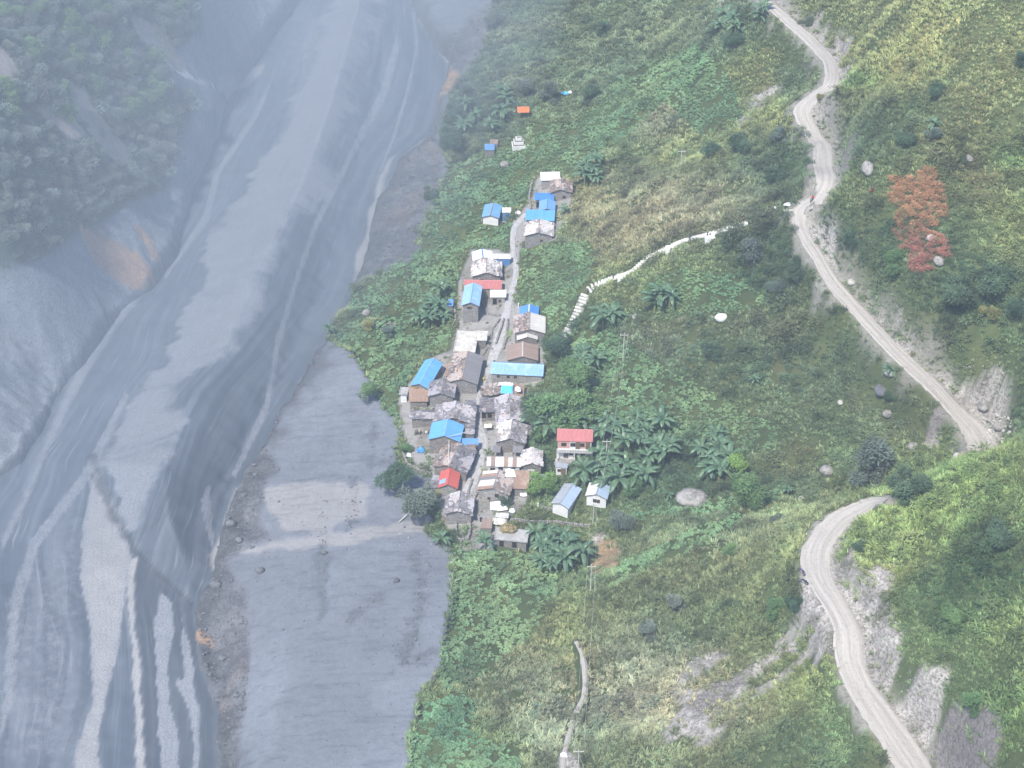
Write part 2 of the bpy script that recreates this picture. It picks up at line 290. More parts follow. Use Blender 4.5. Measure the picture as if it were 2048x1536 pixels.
paint(lgm * .85, col(.215, .235, .27)); paint(lgm * sstep(.0, .35, n1 + n2 * .5) * .4, col(.13, .145, .17)); paint(lgm * sstep(.12, .3, fbm(TX * .5 + TY * .9, TX - TY * .4, 9, 4, 24)) * .5, col(.28, .29, .31))
paint(rubm * .85, col(.125, .13, .145)); paint(rubm * sstep(.05, .4, n2 + n3) * .45, col(.19, .195, .21)); paint(rubm * sstep(.1, .45, -n2 + n1) * .45, col(.085, .085, .095))
paint(rubm * sstep(.22, .45, fbm(TX, TY, 14, 3, 77)) * .22, col(.27, .18, .13))
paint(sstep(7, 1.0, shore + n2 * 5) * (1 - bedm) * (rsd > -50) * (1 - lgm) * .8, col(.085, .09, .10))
soil = col(.105, .095, .06)
vg = vegm[..., None] * (np.array([.055, .075, .03]) * (1 + n1[..., None] * .5) + np.array([.05, .035, .015]) * np.clip(n2, 0, 1)[..., None])
G = G * (1 - vegm[..., None]) + vg
lv = sstep(4, -10, LVSD); G = G * (1 - lv[..., None]) + lv[..., None] * np.array([.04, .06, .04])
for q in SCARS: paint(sstep(5, -4, sdpoly(PX, PY, q) + n2 * 18) * .9, col(.30, .26, .25))
for q in ORANGE: paint(sstep(4, -3, sdpoly(PX, PY, q) + n2 * 12) * .95, col(.33, .22, .155))
paint(sstep(2, -2, VILSD + n2 * 6) , col(.27, .26, .25)); paint(sstep(2, -2, VILSD) * sstep(.05, .35, n2) * .6, col(.13, .125, .10))
screem = np.zeros_like(TZ)
for q in SCREE:
    s_ = sstep(5, -6, sdpoly(PX, PY, q) + n2 * 24 + n1 * 14); screem = np.maximum(screem, s_)
cut = sstep(1.9, .0, big_rd + n2 * 3.0) * np.where(up_rd > 0, 1, .75); cut = np.maximum(cut, sstep(4.0, 1.0, big_rd + n1 * 5) * (up_rd > .5) * .7)
BARE = [(1320, 1340), (1480, 1255), (1620, 1232), (1655, 1290), (1500, 1400), (1430, 1500), (1330, 1490), (1290, 1400)]
u_, v_ = PX * .5 + PY * .87, PX * .87 - PY * .5
bare = sstep(8, -20, sdpoly(PX, PY, BARE, 80)) * sstep(.10, .26, fbm(v_, u_ * 5.5, 120, 5, 95)); screem = np.maximum(screem, bare * .85)
paint(cut * .9, col(.36, .335, .31))
paint(screem, col(.45, .42, .39)); paint(screem * sstep(-.1, .2, n2 + n3 + fbm(TX, TY, 2.5, 2, 91)) * .85, col(.29, .27, .25)); paint(screem * sstep(.1, .3, fbm(TX, TY, 3.5, 3, 92)) * .6, col(.09, .10, .05))
for q in DARK_SOIL: paint(sstep(4, -4, sdpoly(PX, PY, q) + n2 * 10), col(.235, .215, .205))
for q in DRY: paint(sstep(2, -2, sdpoly(PX, PY, q) + n2 * 5), col(.36, .26, .155))
noveg = np.maximum(screem, cut)
paint(sstep(4, -3, sdpoly(PX, PY, LIGHTS[6]) + n2 * 8) * .9, col(.36, .355, .35))
paint(sstep(3.2, 1.0, dpolyline(PX, PY, [(325, 112), (345, 128), (372, 142), (400, 160), (430, 172)])[0] + n3 * 3) * .9, col(.55, .55, .55))
rough_ = np.clip(np.maximum.reduce([screem, cut * .8, rubm * .55, lgm * .5]), 0, 1)
for q in DARK_SOIL + DRY: rough_ = np.maximum(rough_, sstep(3, -3, sdpoly(PX, PY, q)) * .8)
for q in DARK_SOIL + DRY + ORANGE + SCARS: noveg = np.maximum(noveg, sstep(3, -3, sdpoly(PX, PY, q) + n2 * 6))

# ------------------------------------------------------------------ materials
def newmat(name):
    m = bpy.data.materials.new(name); m.use_nodes = True; t = m.node_tree; b = t.nodes["Principled BSDF"]
    b.inputs["Specular IOR Level"].default_value = .25
    return m, t, b
def N(t, kind, **kw):
    x = t.nodes.new(kind)
    for k, v in kw.items(): setattr(x, k, v)
    return x
def L(t, a, b): t.links.new(a, b)
def mathn(t, op, a, b=None, clamp=False):
    x = N(t, "ShaderNodeMath", operation=op, use_clamp=clamp)
    for i, v in enumerate((a, b)):
        if v is None: continue
        if isinstance(v, (int, float)): x.inputs[i].default_value = v
        else: L(t, v, x.inputs[i])
    return x.outputs[0]
def mixc(t, f, a, b, bt='MIX'):
    x = N(t, "ShaderNodeMix", data_type='RGBA', blend_type=bt)
    for i, v in ((0, f), (6, a), (7, b)):
        if isinstance(v, (int, float)): x.inputs[i].default_value = v
        elif isinstance(v, tuple): x.inputs[i].default_value = v + (1,) if len(v) == 3 else v
        else: L(t, v, x.inputs[i])
    return x.outputs[2]
def noise(t, scale, detail=3, vec=None, rough=.6, dim='3D'):
    x = N(t, "ShaderNodeTexNoise"); x.inputs["Scale"].default_value = scale; x.inputs["Detail"].default_value = detail; x.inputs["Roughness"].default_value = rough
    if vec is not None: L(t, vec, x.inputs["Vector"])
    return x.outputs["Fac"]
def ramp(t, f, a, b):
    x = N(t, "ShaderNodeMapRange", interpolation_type='SMOOTHSTEP'); L(t, f, x.inputs[0]); x.inputs[1].default_value = a; x.inputs[2].default_value = b
    return x.outputs[0]
def bump(t, b, h, dist, strength=1.0):
    x = N(t, "ShaderNodeBump"); x.inputs["Strength"].default_value = strength; x.inputs["Distance"].default_value = dist; L(t, h, x.inputs["Height"]); L(t, x.outputs[0], b.inputs["Normal"])
_mc = {}
def plain(name, c, rough=.8, var=.25, scale=1.5, c2=None, bmp=0.0, metal=0, c3=None, stretch=None):
    """a worn surface: two or three tones of its own colour in irregular patches"""
    if name in _mc: return _mc[name]
    m, t, b = newmat(name); tc = N(t, "ShaderNodeTexCoord"); gm = N(t, "ShaderNodeNewGeometry")
    vec = gm.outputs["Position"]
    if stretch:
        mp = N(t, "ShaderNodeMapping"); mp.inputs["Scale"].default_value = stretch; L(t, tc.outputs["Object"], mp.inputs["Vector"]); vec = mp.outputs[0]
    f = noise(t, scale, 4, vec); c2 = c2 or tuple(v * (1 - var) for v in c)
    o = mixc(t, ramp(t, f, .35, .65), c, c2)
    if c3: o = mixc(t, ramp(t, noise(t, scale * .37, 3, vec), .55, .68), o, c3)
    L(t, o, b.inputs["Base Color"]); b.inputs["Roughness"].default_value = rough; b.inputs["Metallic"].default_value = metal
    if bmp: bump(t, b, noise(t, scale * 3, 3, vec), bmp)
    _mc[name] = m; return m

m_ground, t, b = newmat("ground_silt_and_soil")
at_ = N(t, "ShaderNodeAttribute", attribute_name="ground"); gm = N(t, "ShaderNodeNewGeometry")
f1 = noise(t, .9, 5, gm.outputs["Position"]); f2 = noise(t, 4.0, 3, gm.outputs["Position"])
o = mixc(t, ramp(t, f1, .3, .7), at_.outputs["Color"], (1.12, 1.12, 1.12), 'MULTIPLY')
dk = mathn(t, 'MULTIPLY', ramp(t, f2, .5, .72), .28)
vo = N(t, "ShaderNodeTexVoronoi"); vo.inputs["Scale"].default_value = .55; L(t, gm.outputs["Position"], vo.inputs["Vector"])
sp = mathn(t, 'MULTIPLY', ramp(t, vo.outputs["Distance"], .11, .05), .22)
o = mixc(t, dk, o, mixc(t, 1.0, at_.outputs["Color"], (.55, .55, .57), 'MULTIPLY'))
o = mixc(t, sp, o, mixc(t, 1.0, at_.outputs["Color"], (.4, .4, .42), 'MULTIPLY'))
mps = N(t, "ShaderNodeMapping"); mps.inputs["Scale"].default_value = (.10, .9, .5); L(t, gm.outputs["Position"], mps.inputs[0]); f4 = noise(t, 1.0, 5, mps.outputs[0], .7)
o = mixc(t, mathn(t, 'MULTIPLY', ramp(t, f4, .5, .66), .5), o, mixc(t, 1.0, o, (.62, .63, .66), 'MULTIPLY'))
f5 = noise(t, 1.7, 5, gm.outputs["Position"], .75)
o = mixc(t, mathn(t, 'MULTIPLY', ramp(t, f5, .46, .6), at_.outputs["Alpha"]), o, mixc(t, 1.0, o, (.55, .53, .51), 'MULTIPLY'))
o = mixc(t, mathn(t, 'MULTIPLY', ramp(t, f5, .46, .36), mathn(t, 'MULTIPLY', at_.outputs["Alpha"], .5)), o, mixc(t, 1.0, o, (1.5, 1.5, 1.5), 'MULTIPLY'))
L(t, o, b.inputs["Base Color"]); b.inputs["Roughness"].default_value = .85
hh = mathn(t, 'ADD', mathn(t, 'ADD', f1, mathn(t, 'MULTIPLY', f2, .35)), mathn(t, 'MULTIPLY', f5, mathn(t, 'MULTIPLY', at_.outputs["Alpha"], 4))); bump(t, b, hh, .35, .6)

m_river, t, b = newmat("river_mud")
sa = N(t, "ShaderNodeAttribute", attribute_name="flow"); la = N(t, "ShaderNodeAttribute", attribute_name="pale"); gm = N(t, "ShaderNodeNewGeometry")
mp = N(t, "ShaderNodeMapping"); mp.inputs["Scale"].default_value = (9, .22, 1); L(t, sa.outputs["Vector"], mp.inputs["Vector"])
mp2 = N(t, "ShaderNodeMapping"); mp2.inputs["Scale"].default_value = (30, .5, 1); L(t, sa.outputs["Vector"], mp2.inputs["Vector"])
wv = N(t, "ShaderNodeTexNoise"); wv.inputs["Scale"].default_value = 1; wv.inputs["Detail"].default_value = 4; wv.inputs["Distortion"].default_value = .6; L(t, mp.outputs[0], wv.inputs["Vector"])
w2_ = N(t, "ShaderNodeTexNoise"); w2_.inputs["Scale"].default_value = 1; w2_.inputs["Detail"].default_value = 3; L(t, mp2.outputs[0], w2_.inputs["Vector"])
nz = noise(t, .55, 5, gm.outputs["Position"]); nz2 = noise(t, 2.6, 3, gm.outputs["Position"])
sep = N(t, "ShaderNodeSeparateColor"); L(t, la.outputs["Color"], sep.inputs[0])
pale = mathn(t, 'ADD', sep.outputs[0], mathn(t, 'MULTIPLY', mathn(t, 'SUBTRACT', nz, .5), .55))
pale = mathn(t, 'ADD', pale, mathn(t, 'MULTIPLY', mathn(t, 'SUBTRACT', w2_.outputs["Fac"], .5), .35))
pale = ramp(t, pale, .24, .76)
streak = ramp(t, wv.outputs["Fac"], .38, .72)
dark = mixc(t, streak, (.082, .10, .128), (.128, .148, .178))
fine = ramp(t, w2_.outputs["Fac"], .58, .76)
dark = mixc(t, mathn(t, 'MULTIPLY', fine, sep.outputs[1]), dark, (.23, .245, .27))
lite = mixc(t, ramp(t, nz2, .35, .7), (.24, .25, .277), (.165, .18, .21))
lite = mixc(t, mathn(t, 'MULTIPLY', ramp(t, w2_.outputs["Fac"], .5, .7), .4), lite, (.145, .16, .19))
o = mixc(t, pale, dark, lite)
o = mixc(t, sep.outputs[2], o, mixc(t, ramp(t, nz2, .3, .7), (.36, .345, .335), (.30, .295, .29)))
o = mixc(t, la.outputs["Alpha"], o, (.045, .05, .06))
L(t, o, b.inputs["Base Color"]); b.inputs["Roughness"].default_value = .6
bump(t, b, mathn(t, 'ADD', mathn(t, 'MULTIPLY', nz2, pale), mathn(t, 'MULTIPLY', wv.outputs["Fac"], .6)), .3, .5)

def setattrs(o, label=None, cat=None, group=None, kind=None):
    if label: o["label"] = label
    if cat: o["category"] = cat
    if group: o["group"] = group
    if kind: o["kind"] = kind
    return o
def mesh_obj(name, V, F, mat, parent=None, smooth=False, loc=None):
    me = bpy.data.meshes.new(name); me.from_pydata([tuple(v) for v in V], [], F); me.materials.append(mat) if not isinstance(mat, list) else [me.materials.append(x) for x in mat]
    if smooth: me.polygons.foreach_set("use_smooth", [True] * len(F))
    me.update(); o = bpy.data.objects.new(name, me); C.objects.link(o)
    if parent: o.parent = parent
    if loc is not None: o.location = loc
    return o
def grid_obj(name, X, Y, Z, keep, mat, attrs):
    """a sheet of ground from a grid, only where keep is set"""
    h, w_ = X.shape; ids = np.arange(h * w_).reshape(h, w_)
    k = keep[:-1, :-1] | keep[1:, :-1] | keep[:-1, 1:] | keep[1:, 1:]
    q = np.stack([ids[:-1, :-1][k], ids[:-1, 1:][k], ids[1:, 1:][k], ids[1:, :-1][k]], 1)
    used = np.unique(q); remap = np.full(h * w_, -1); remap[used] = np.arange(len(used)); q = remap[q]
    me = bpy.data.meshes.new(name); co = np.stack([X, Y, Z], -1).reshape(-1, 3)[used]
    me.vertices.add(len(co)); me.vertices.foreach_set("co", co.ravel().astype(np.float32))
    me.loops.add(q.size); me.loops.foreach_set("vertex_index", q.ravel().astype(np.int32))
    me.polygons.add(len(q)); me.polygons.foreach_set("loop_start", np.arange(0, q.size, 4, dtype=np.int32)); me.polygons.foreach_set("loop_total", np.full(len(q), 4, np.int32))
    me.polygons.foreach_set("use_smooth", np.ones(len(q), bool))
    me.update(); me.validate()
    for an, (ty, arr) in attrs.items():
        a = me.attributes.new(an, ty, 'POINT'); arr = arr.reshape(h * w_, -1)[used]
        if ty == 'FLOAT_COLOR': a.data.foreach_set("color", (arr if arr.shape[1] == 4 else np.concatenate([arr, np.ones((len(arr), 1))], 1)).ravel().astype(np.float32))
        else: a.data.foreach_set("vector", arr.ravel().astype(np.float32))
    me.materials.append(mat); o = bpy.data.objects.new(name, me); C.objects.link(o); return o
# split the ground into the hillside, the silt flats and the far valley side
side = np.where(PX + (PY - 600) * .6 < 620 - 0, 1, 0)
ground = grid_obj("ground", TX, TY, TZ, np.ones(TX.shape, bool), m_ground, {"ground": ('FLOAT_COLOR', np.concatenate([G, rough_[..., None]], -1))})
setattrs(ground, "valley ground of grey silt flats, soil and green hillside", None, None, "structure")

# ------------------------------------------------------------------ the mud river
rx = np.arange(-172, 20, .7); ry = np.arange(138, 545, .7); RX, RY = np.meshgrid(rx, ry); RZ = river_z(RY)
for _ in range(2):
    qx, qy, qd = proj(RX, RY, RZ)
    bsd = sdpoly(qx, qy, BAR, 200) * qd / FP
    bul = sstep(1.0, -2.0, bsd + fbm(RX, RY, 5, 3, 61) * 1.6) * 1.0 + sstep(0, -15, bsd) * 6.5
    RZ = river_z(RY) + bul + fbm(RX, RY, 16, 4, 62) * .9 + fbm(RX, RY, 3, 2, 63) * .12
qx, qy, qd = proj(RX, RY, RZ)
def interp_line(line, y):
    P = np.array(line, float); return np.interp(y, P[:, 1], P[:, 0])
E1 = [(640, -120), (650, 0), (612, 100), (578, 200), (532, 300), (476, 400), (402, 500), (360, 600), (322, 700), (270, 780), (225, 860), (192, 920), (185, 1000), (188, 1100), (200, 1250), (182, 1400), (150, 1536)]
E2 = [(780, -120), (780, 0), (762, 100), (745, 200), (700, 280), (650, 400), (600, 500), (560, 600), (480, 700), (400, 780), (365, 840), (345, 900), (310, 1000), (275, 1100), (262, 1200), (270, 1300), (280, 1400), (285, 1536)]
xs = np.stack([interp_line(L_SHORE, qy) - 30, interp_line(E1, qy), interp_line(E2, qy), interp_line(R_SHORE, qy) + 30], 0)
xs[0] = np.minimum(xs[0], xs[1] - 40)
S = np.zeros(qx.shape)
for i in range(3):
    m = (qx >= xs[i]) & ((qx < xs[i + 1]) | (i == 2)); S[m] = (i + (qx - xs[i]) / (xs[i + 1] - xs[i]))[m]
m = qx < xs[0]; S[m] = ((qx - xs[0]) / 300)[m]
flow = np.stack([S + fbm(RX, RY, 22, 3, 66) * .10, RY / 9, np.zeros_like(S)], -1)
trn = fbm(RX * .22 + 40, RY, 1.9, 4, 64) * 15 + fbm(RX, RY, 14, 4, 65) * 44
p0 = sstep(12, -14, sdpoly(qx + trn, qy, BAR_LIGHT, 80)) * (.80 + .35 * fbm(RX * .10, RY, 3, 3, 68))
e2d = qx - interp_line(E2, qy) + fbm(RX, RY, 12, 4, 67) * 60 + trn * .5
p0 = p0 * (.12 + .88 * sstep(25, -75, e2d))  # pale deposit fading right; the ridge's lit and shaded faces painted in
p0 = np.maximum(p0, sstep(60, -60, sdpoly(qx, qy, [(560, 0), (780, 0), (760, 120), (690, 300), (500, 420), (560, 200)], 90)) * .5)
for q in LIGHTS[:4]: p0 = np.maximum(p0, sstep(3.5, -4.5, sdpoly(qx + fbm(RX, RY, 5, 3, 69) * 6, qy, q)) * .85)
for q in LIGHTS[8:]: p0 = np.maximum(p0, sstep(12, -14, sdpoly(qx, qy, q)) * .72)
for q in SOFT_LIGHTS: p0 = np.maximum(p0, sstep(4, -3, sdpoly(qx, qy, q)) * .62)
p0 = np.maximum(p0, sstep(90, -60, sdpoly(qx, qy, [(0, 1200), (150, 1000), (190, 1050), (170, 1250), (180, 1536), (0, 1536)], 100)) * .42)
ridge_shade = sstep(-10, 40, e2d) * sstep(0, -12, sdpoly(qx, qy, BAR, 60)) * sstep(1230, 1150, qy) * .2  # shade of the ridge's right face, painted into the mud colour
pst = .35 + .5 * sstep(-.1, .3, fbm(RX, RY, 30, 3, 70))
pfoam = np.zeros_like(S)
for q in [LIGHTS[1], LIGHTS[4], LIGHTS[5], LIGHTS[6], LIGHTS[7]]: pfoam = np.maximum(pfoam, sstep(2, -4, sdpoly(qx + fbm(RX, RY, 5, 3, 69) * 6, qy, q)) * .65)
pfoam = np.maximum(pfoam, sstep(4, -14, sdpoly(qx, qy, LIGHTS[0])) * .45)
dl = dpolyline(qx, qy, [(186, 915), (200, 960), (214, 1000), (240, 1055), (268, 1100)])[0] + fbm(RX, RY, 3, 3, 74) * 12  # dark rubble edge of the bar, with the step's shadow painted in
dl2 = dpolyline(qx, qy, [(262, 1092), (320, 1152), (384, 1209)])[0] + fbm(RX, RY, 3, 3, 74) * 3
rimd = np.maximum.reduce([sstep(15, 3, dl) * .75, sstep(6.5, 2.0, dl2) * .85, ridge_shade, sstep(4, -4, sdpoly(qx, qy, [(270, 1106), (330, 1166), (388, 1218), (396, 1330), (425, 1400), (440, 1560), (286, 1700), (280, 1400), (270, 1250)])) * .42 * (1 - np.clip(p0 * 1.4, 0, 1)), sstep(5, -8, sdpoly(qx, qy, [(300, 1010), (345, 900), (480, 720), (620, 560), (600, 720), (500, 900), (440, 1010), (418, 1140), (380, 1205), (275, 1095)])) * .10])
keep = (sdpoly(qx, qy, RIVER, 400) * qd / FP < 7)
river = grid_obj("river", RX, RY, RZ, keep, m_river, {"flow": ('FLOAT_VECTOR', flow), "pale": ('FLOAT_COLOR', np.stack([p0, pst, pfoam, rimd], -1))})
setattrs(river, "broad grey river of mud and silt streaked along its flow", None, None, "structure")

# ------------------------------------------------------------------ roads, lane, trail
def ribbon(name, P, W, mat, label, lift=.05, nx=10, crown=.12, ragged=.35):
    D = np.gradient(P[:, :2], axis=0); D /= np.linalg.norm(D, axis=1)[:, None] + 1e-9
    # resample finer
    s = np.concatenate([[0], np.cumsum(np.linalg.norm(np.diff(P[:, :2], axis=0), axis=1))]); ss = np.arange(0, s[-1], 1.2)
    Q = np.stack([np.interp(ss, s, P[:, k]) for k in range(3)], 1); Wd = np.interp(ss, s, W); Wd = Wd * (1 + vnoise(ss, ss * 0, 6, 3) * .22 + vnoise(ss, ss * 0, 2.3, 5) * .14)
    D = np.gradient(Q[:, :2], axis=0); D /= np.linalg.norm(D, axis=1)[:, None] + 1e-9
    Nn = np.stack([D[:, 1], -D[:, 0]], 1); V = []; uv = []
    for i in range(len(Q)):
        for j in range(nx + 1):
            u = j / nx * 2 - 1; e = 1.0
            if j in (0, nx): e = 1 + ragged * (random.random() - .5) * min(1, 2 / Wd[i] * 2)
            x, y = Q[i, :2] + Nn[i] * u * e * Wd[i] / 2
            rut = -.07 * (math.exp(-((abs(u) - .45) / .12) ** 2))
            z = Q[i, 2] + lift + crown * (1 - u * u) * .5 + rut - (.25 if j in (0, nx) else 0)
            V.append((x, y, z)); uv.append((u, ss[i] / 10))
    F = [(i * (nx + 1) + j, i * (nx + 1) + j + 1, (i + 1) * (nx + 1) + j + 1, (i + 1) * (nx + 1) + j) for i in range(len(Q) - 1) for j in range(nx)]
    o = mesh_obj(name, V, F, mat, smooth=True); ul = o.data.uv_layers.new(name="UVMap")
    for l in o.data.loops: ul.data[l.index].uv = uv[l.vertex_index]
    if o.data.polygons[0].normal.z < 0: o.data.flip_normals()
    setattrs(o, label, None, None, "structure"); return o
def road_mat(name, a, b_, c_, tracks=True):
    m, t, b = newmat(name); tc = N(t, "ShaderNodeUVMap", uv_map="UVMap"); gm = N(t, "ShaderNodeNewGeometry")
    mp = N(t, "ShaderNodeMapping"); mp.inputs["Scale"].default_value = (3.2, .5, 1); L(t, tc.outputs[0], mp.inputs[0])
    f = noise(t, 1, 4, mp.outputs[0]); g = noise(t, 1.3, 4, gm.outputs["Position"]); h = noise(t, .25, 3, gm.outputs["Position"])
    o = mixc(t, ramp(t, f, .38, .64) if tracks else ramp(t, g, .35, .65), a, b_)
    o = mixc(t, mathn(t, 'MULTIPLY', ramp(t, g, .55, .75), .6), o, c_); o = mixc(t, mathn(t, 'MULTIPLY', ramp(t, h, .5, .7), .45), o, b_)
    L(t, o, b.inputs["Base Color"]); b.inputs["Roughness"].default_value = .95; bump(t, b, mathn(t, 'ADD', f, g), .25, .8); return m
mr = road_mat("road_dust", (.42, .39, .36), (.33, .305, .28), (.245, .23, .21))
ribbon("dirt_road", r1, w1, mr, "pale dirt road winding down the upper hillside")
ribbon("dirt_road", r2, w2, mr, "pale rutted dirt road curving across the lower right spur", nx=14)
ribbon("lane", ln, wl, road_mat("lane_stone", (.44, .43, .43), (.34, .335, .335), (.26, .26, .26), False), "grey paved lane running between the village houses", lift=.04, ragged=.5)
ribbon("footpath", tr, wt, mr, "narrow pale footpath climbing the grassy slope under the cables", lift=.16, nx=4)

# ------------------------------------------------------------------ foliage materials
def leafmat(name, tint=None, inst=True, var=.35, trans=.3, rough=.6):
    m, t, b = newmat(name); gm = N(t, "ShaderNodeNewGeometry")
    if inst:
        a = N(t, "ShaderNodeAttribute", attribute_name="tint", attribute_type='INSTANCER'); c = a.outputs["Color"]
    else:
        oi = N(t, "ShaderNodeObjectInfo"); c = mixc(t, oi.outputs["Random"], tint, tuple(v * k for v, k in zip(tint, (1.35, 1.2, 1.1))))
    rp = N(t, "ShaderNodeAttribute", attribute_name="leaf")            # each leaf its own tone
    k = mathn(t, 'ADD', mathn(t, 'MULTIPLY', rp.outputs["Fac"], 2 * var), 1 - var)
    cc = N(t, "ShaderNodeCombineXYZ"); [L(t, k, cc.inputs[i]) for i in range(3)]
    o = mixc(t, 1.0, c, cc.outputs[0], 'MULTIPLY'); L(t, o, b.inputs["Base Color"]); b.inputs["Roughness"].default_value = rough
    b.inputs["Specular IOR Level"].default_value = .3
    tr_ = N(t, "ShaderNodeBsdfTranslucent"); L(t, o, tr_.inputs[0]); mx = N(t, "ShaderNodeMixShader"); mx.inputs[0].default_value = trans
    L(t, b.outputs[0], mx.inputs[1]); L(t, tr_.outputs[0], mx.inputs[2]); L(t, mx.outputs[0], t.nodes["Material Output"].inputs["Surface"])
    return m
def leaf_mesh(name, V, F, leaf, mat):
    me = bpy.data.meshes.new(name); me.from_pydata([tuple(v) for v in V], [], F)
    a = me.attributes.new("leaf", 'FLOAT', 'FACE'); a.data.foreach_set("value", leaf)
    me.materials.append(mat); me.update(); return me
def blade(V, F, LF, p, d, up, ln_, w_, droop, segs=2, tone=None):
    """a leaf that rises along d, bends over and tapers"""
    p = np.array(p, float); d = np.array(d, float); d /= np.linalg.norm(d); sidev = np.cross(d, [0, 0, 1]); 
    nrm = np.linalg.norm(sidev); sidev = sidev / nrm if nrm > 1e-4 else np.array([1., 0, 0])
    b0 = len(V); tone = random.random() if tone is None else tone; dirv = np.array([d[0], d[1], up]); dirv /= np.linalg.norm(dirv)
    q = p.copy()
    for i in range(segs + 1):
        f = i / segs; wd = w_ * (.55 + 1.2 * f if f < .4 else 1.03 * (1 - f) / .6 + .06) / 2
        V.append(tuple(q - sidev * wd)); V.append(tuple(q + sidev * wd))
        q = q + dirv * ln_ / segs; dirv = dirv + np.array([0, 0, -droop]); dirv /= np.linalg.norm(dirv)
    for i in range(segs):
        F.append((b0 + 2 * i, b0 + 2 * i + 1, b0 + 2 * i + 3, b0 + 2 * i + 2)); LF.append(tone)
m_leaf = leafmat("foliage_mixed")
def proto_crop(k):
    rr = random.Random(k); V, F, LF = [], [], []
    for i in range(11):
        a = i * 2.4 + rr.random(); ti = rr.uniform(.25, .9); h = rr.uniform(.15, .45)
        blade(V, F, LF, (math.cos(a) * .06, math.sin(a) * .06, h), (math.cos(a), math.sin(a), 0), ti, rr.uniform(.4, .62), rr.uniform(.3, .42), .7, 2, rr.random())
    return leaf_mesh("crop_clump", V, F, LF, m_leaf)
def proto_grass(k):
    rr = random.Random(k); V, F, LF = [], [], []; lean = rr.uniform(0, 6.28)
    for i in range(20):
        a = rr.uniform(0, 6.28); r = rr.uniform(0, .22)
        d = (math.cos(a) * .8 + math.cos(lean) * .35, math.sin(a) * .8 + math.sin(lean) * .35, 0)
        blade(V, F, LF, (math.cos(a) * r, math.sin(a) * r, -.05), d, rr.uniform(.9, 2.4), rr.uniform(.6, 1.0), rr.uniform(.07, .135), rr.uniform(.4, .8), 2, rr.random())
    return leaf_mesh("grass_tuft", V, F, LF, m_leaf)
def proto_bush(k, nl=85, sz=.26):
    rr = random.Random(k); V, F, LF = [], [], []; lobes = [(rr.uniform(-.35, .35), rr.uniform(-.35, .35), rr.uniform(.3, .65), rr.uniform(.32, .5)) for _ in range(5)]
    for i in range(nl):
        lx, ly, lz, lr = rr.choice(lobes); v = np.array([rr.gauss(0, 1), rr.gauss(0, 1), rr.gauss(.35, 1)]); v /= np.linalg.norm(v)
        p = np.array([lx, ly, lz]) + v * lr * rr.uniform(.7, 1.05)
        d = v + np.array([rr.gauss(0, .5), rr.gauss(0, .5), rr.gauss(0, .3)])
        blade(V, F, LF, p, (d[0], d[1], 0), rr.uniform(-.2, .7), sz * rr.uniform(.8, 1.3), sz * rr.uniform(.5, .8), .5, 1, rr.random())
    return leaf_mesh("bush_clump", V, F, LF, m_leaf)
def hidden(me):
    return bpy.data.objects.new(me.name, me)                      # a pattern for the scatter, not linked to the scene
P_CROP = [hidden(proto_crop(k)) for k in range(4)]; P_GRASS = [hidden(proto_grass(k)) for k in range(5)]; P_BUSH = [hidden(proto_bush(k)) for k in range(5)]

def scatter(name, label, pts, scale, rot, tint, var, protos, squash=None):
    me = bpy.data.meshes.new(name); k = len(pts); me.vertices.add(k); me.vertices.foreach_set("co", np.asarray(pts, np.float32).ravel())
    def att(n_, ty, arr, key):
        a = me.attributes.new(n_, ty, 'POINT'); a.data.foreach_set(key, np.asarray(arr).ravel())
    att("tint", 'FLOAT_COLOR', np.concatenate([tint, np.ones((k, 1))], 1).astype(np.float32), "color")
    sc3 = np.stack([scale, scale, scale * (1 if squash is None else squash)], 1).astype(np.float32)
    att("size", 'FLOAT_VECTOR', sc3, "vector"); att("turn", 'FLOAT_VECTOR', rot.astype(np.float32), "vector"); att("kind_no", 'INT', var.astype(np.int32), "value")
    o = bpy.data.objects.new(name, me); C.objects.link(o)
    g = bpy.data.node_groups.new(name + "_scatter", 'GeometryNodeTree')
    g.interface.new_socket("Geometry", in_out='INPUT', socket_type='NodeSocketGeometry'); g.interface.new_socket("Geometry", in_out='OUTPUT', socket_type='NodeSocketGeometry')
    gi = g.nodes.new("NodeGroupInput"); go = g.nodes.new("NodeGroupOutput"); iop = g.nodes.new("GeometryNodeInstanceOnPoints"); jn = g.nodes.new("GeometryNodeJoinGeometry")
    for p in protos[::-1]:
        oi = g.nodes.new("GeometryNodeObjectInfo"); oi.inputs["Object"].default_value = p; oi.inputs["As Instance"].default_value = True; g.links.new(oi.outputs["Geometry"], jn.inputs[0])
    def na(n_, ty):
        x = g.nodes.new("GeometryNodeInputNamedAttribute"); x.data_type = ty; x.inputs[0].default_value = n_; return x.outputs[0]
    mp = g.nodes.new("GeometryNodeMeshToPoints"); g.links.new(gi.outputs[0], mp.inputs[0]); g.links.new(mp.outputs[0], iop.inputs["Points"])
    g.links.new(jn.outputs[0], iop.inputs["Instance"]); iop.inputs["Pick Instance"].default_value = True
    g.links.new(na("kind_no", 'INT'), iop.inputs["Instance Index"]); g.links.new(na("turn", 'FLOAT_VECTOR'), iop.inputs["Rotation"]); g.links.new(na("size", 'FLOAT_VECTOR'), iop.inputs["Scale"])
    g.links.new(iop.outputs[0], go.inputs[0])
    md = o.modifiers.new("scatter", 'NODES'); md.node_group = g
    setattrs(o, label, None, None, "stuff"); return o

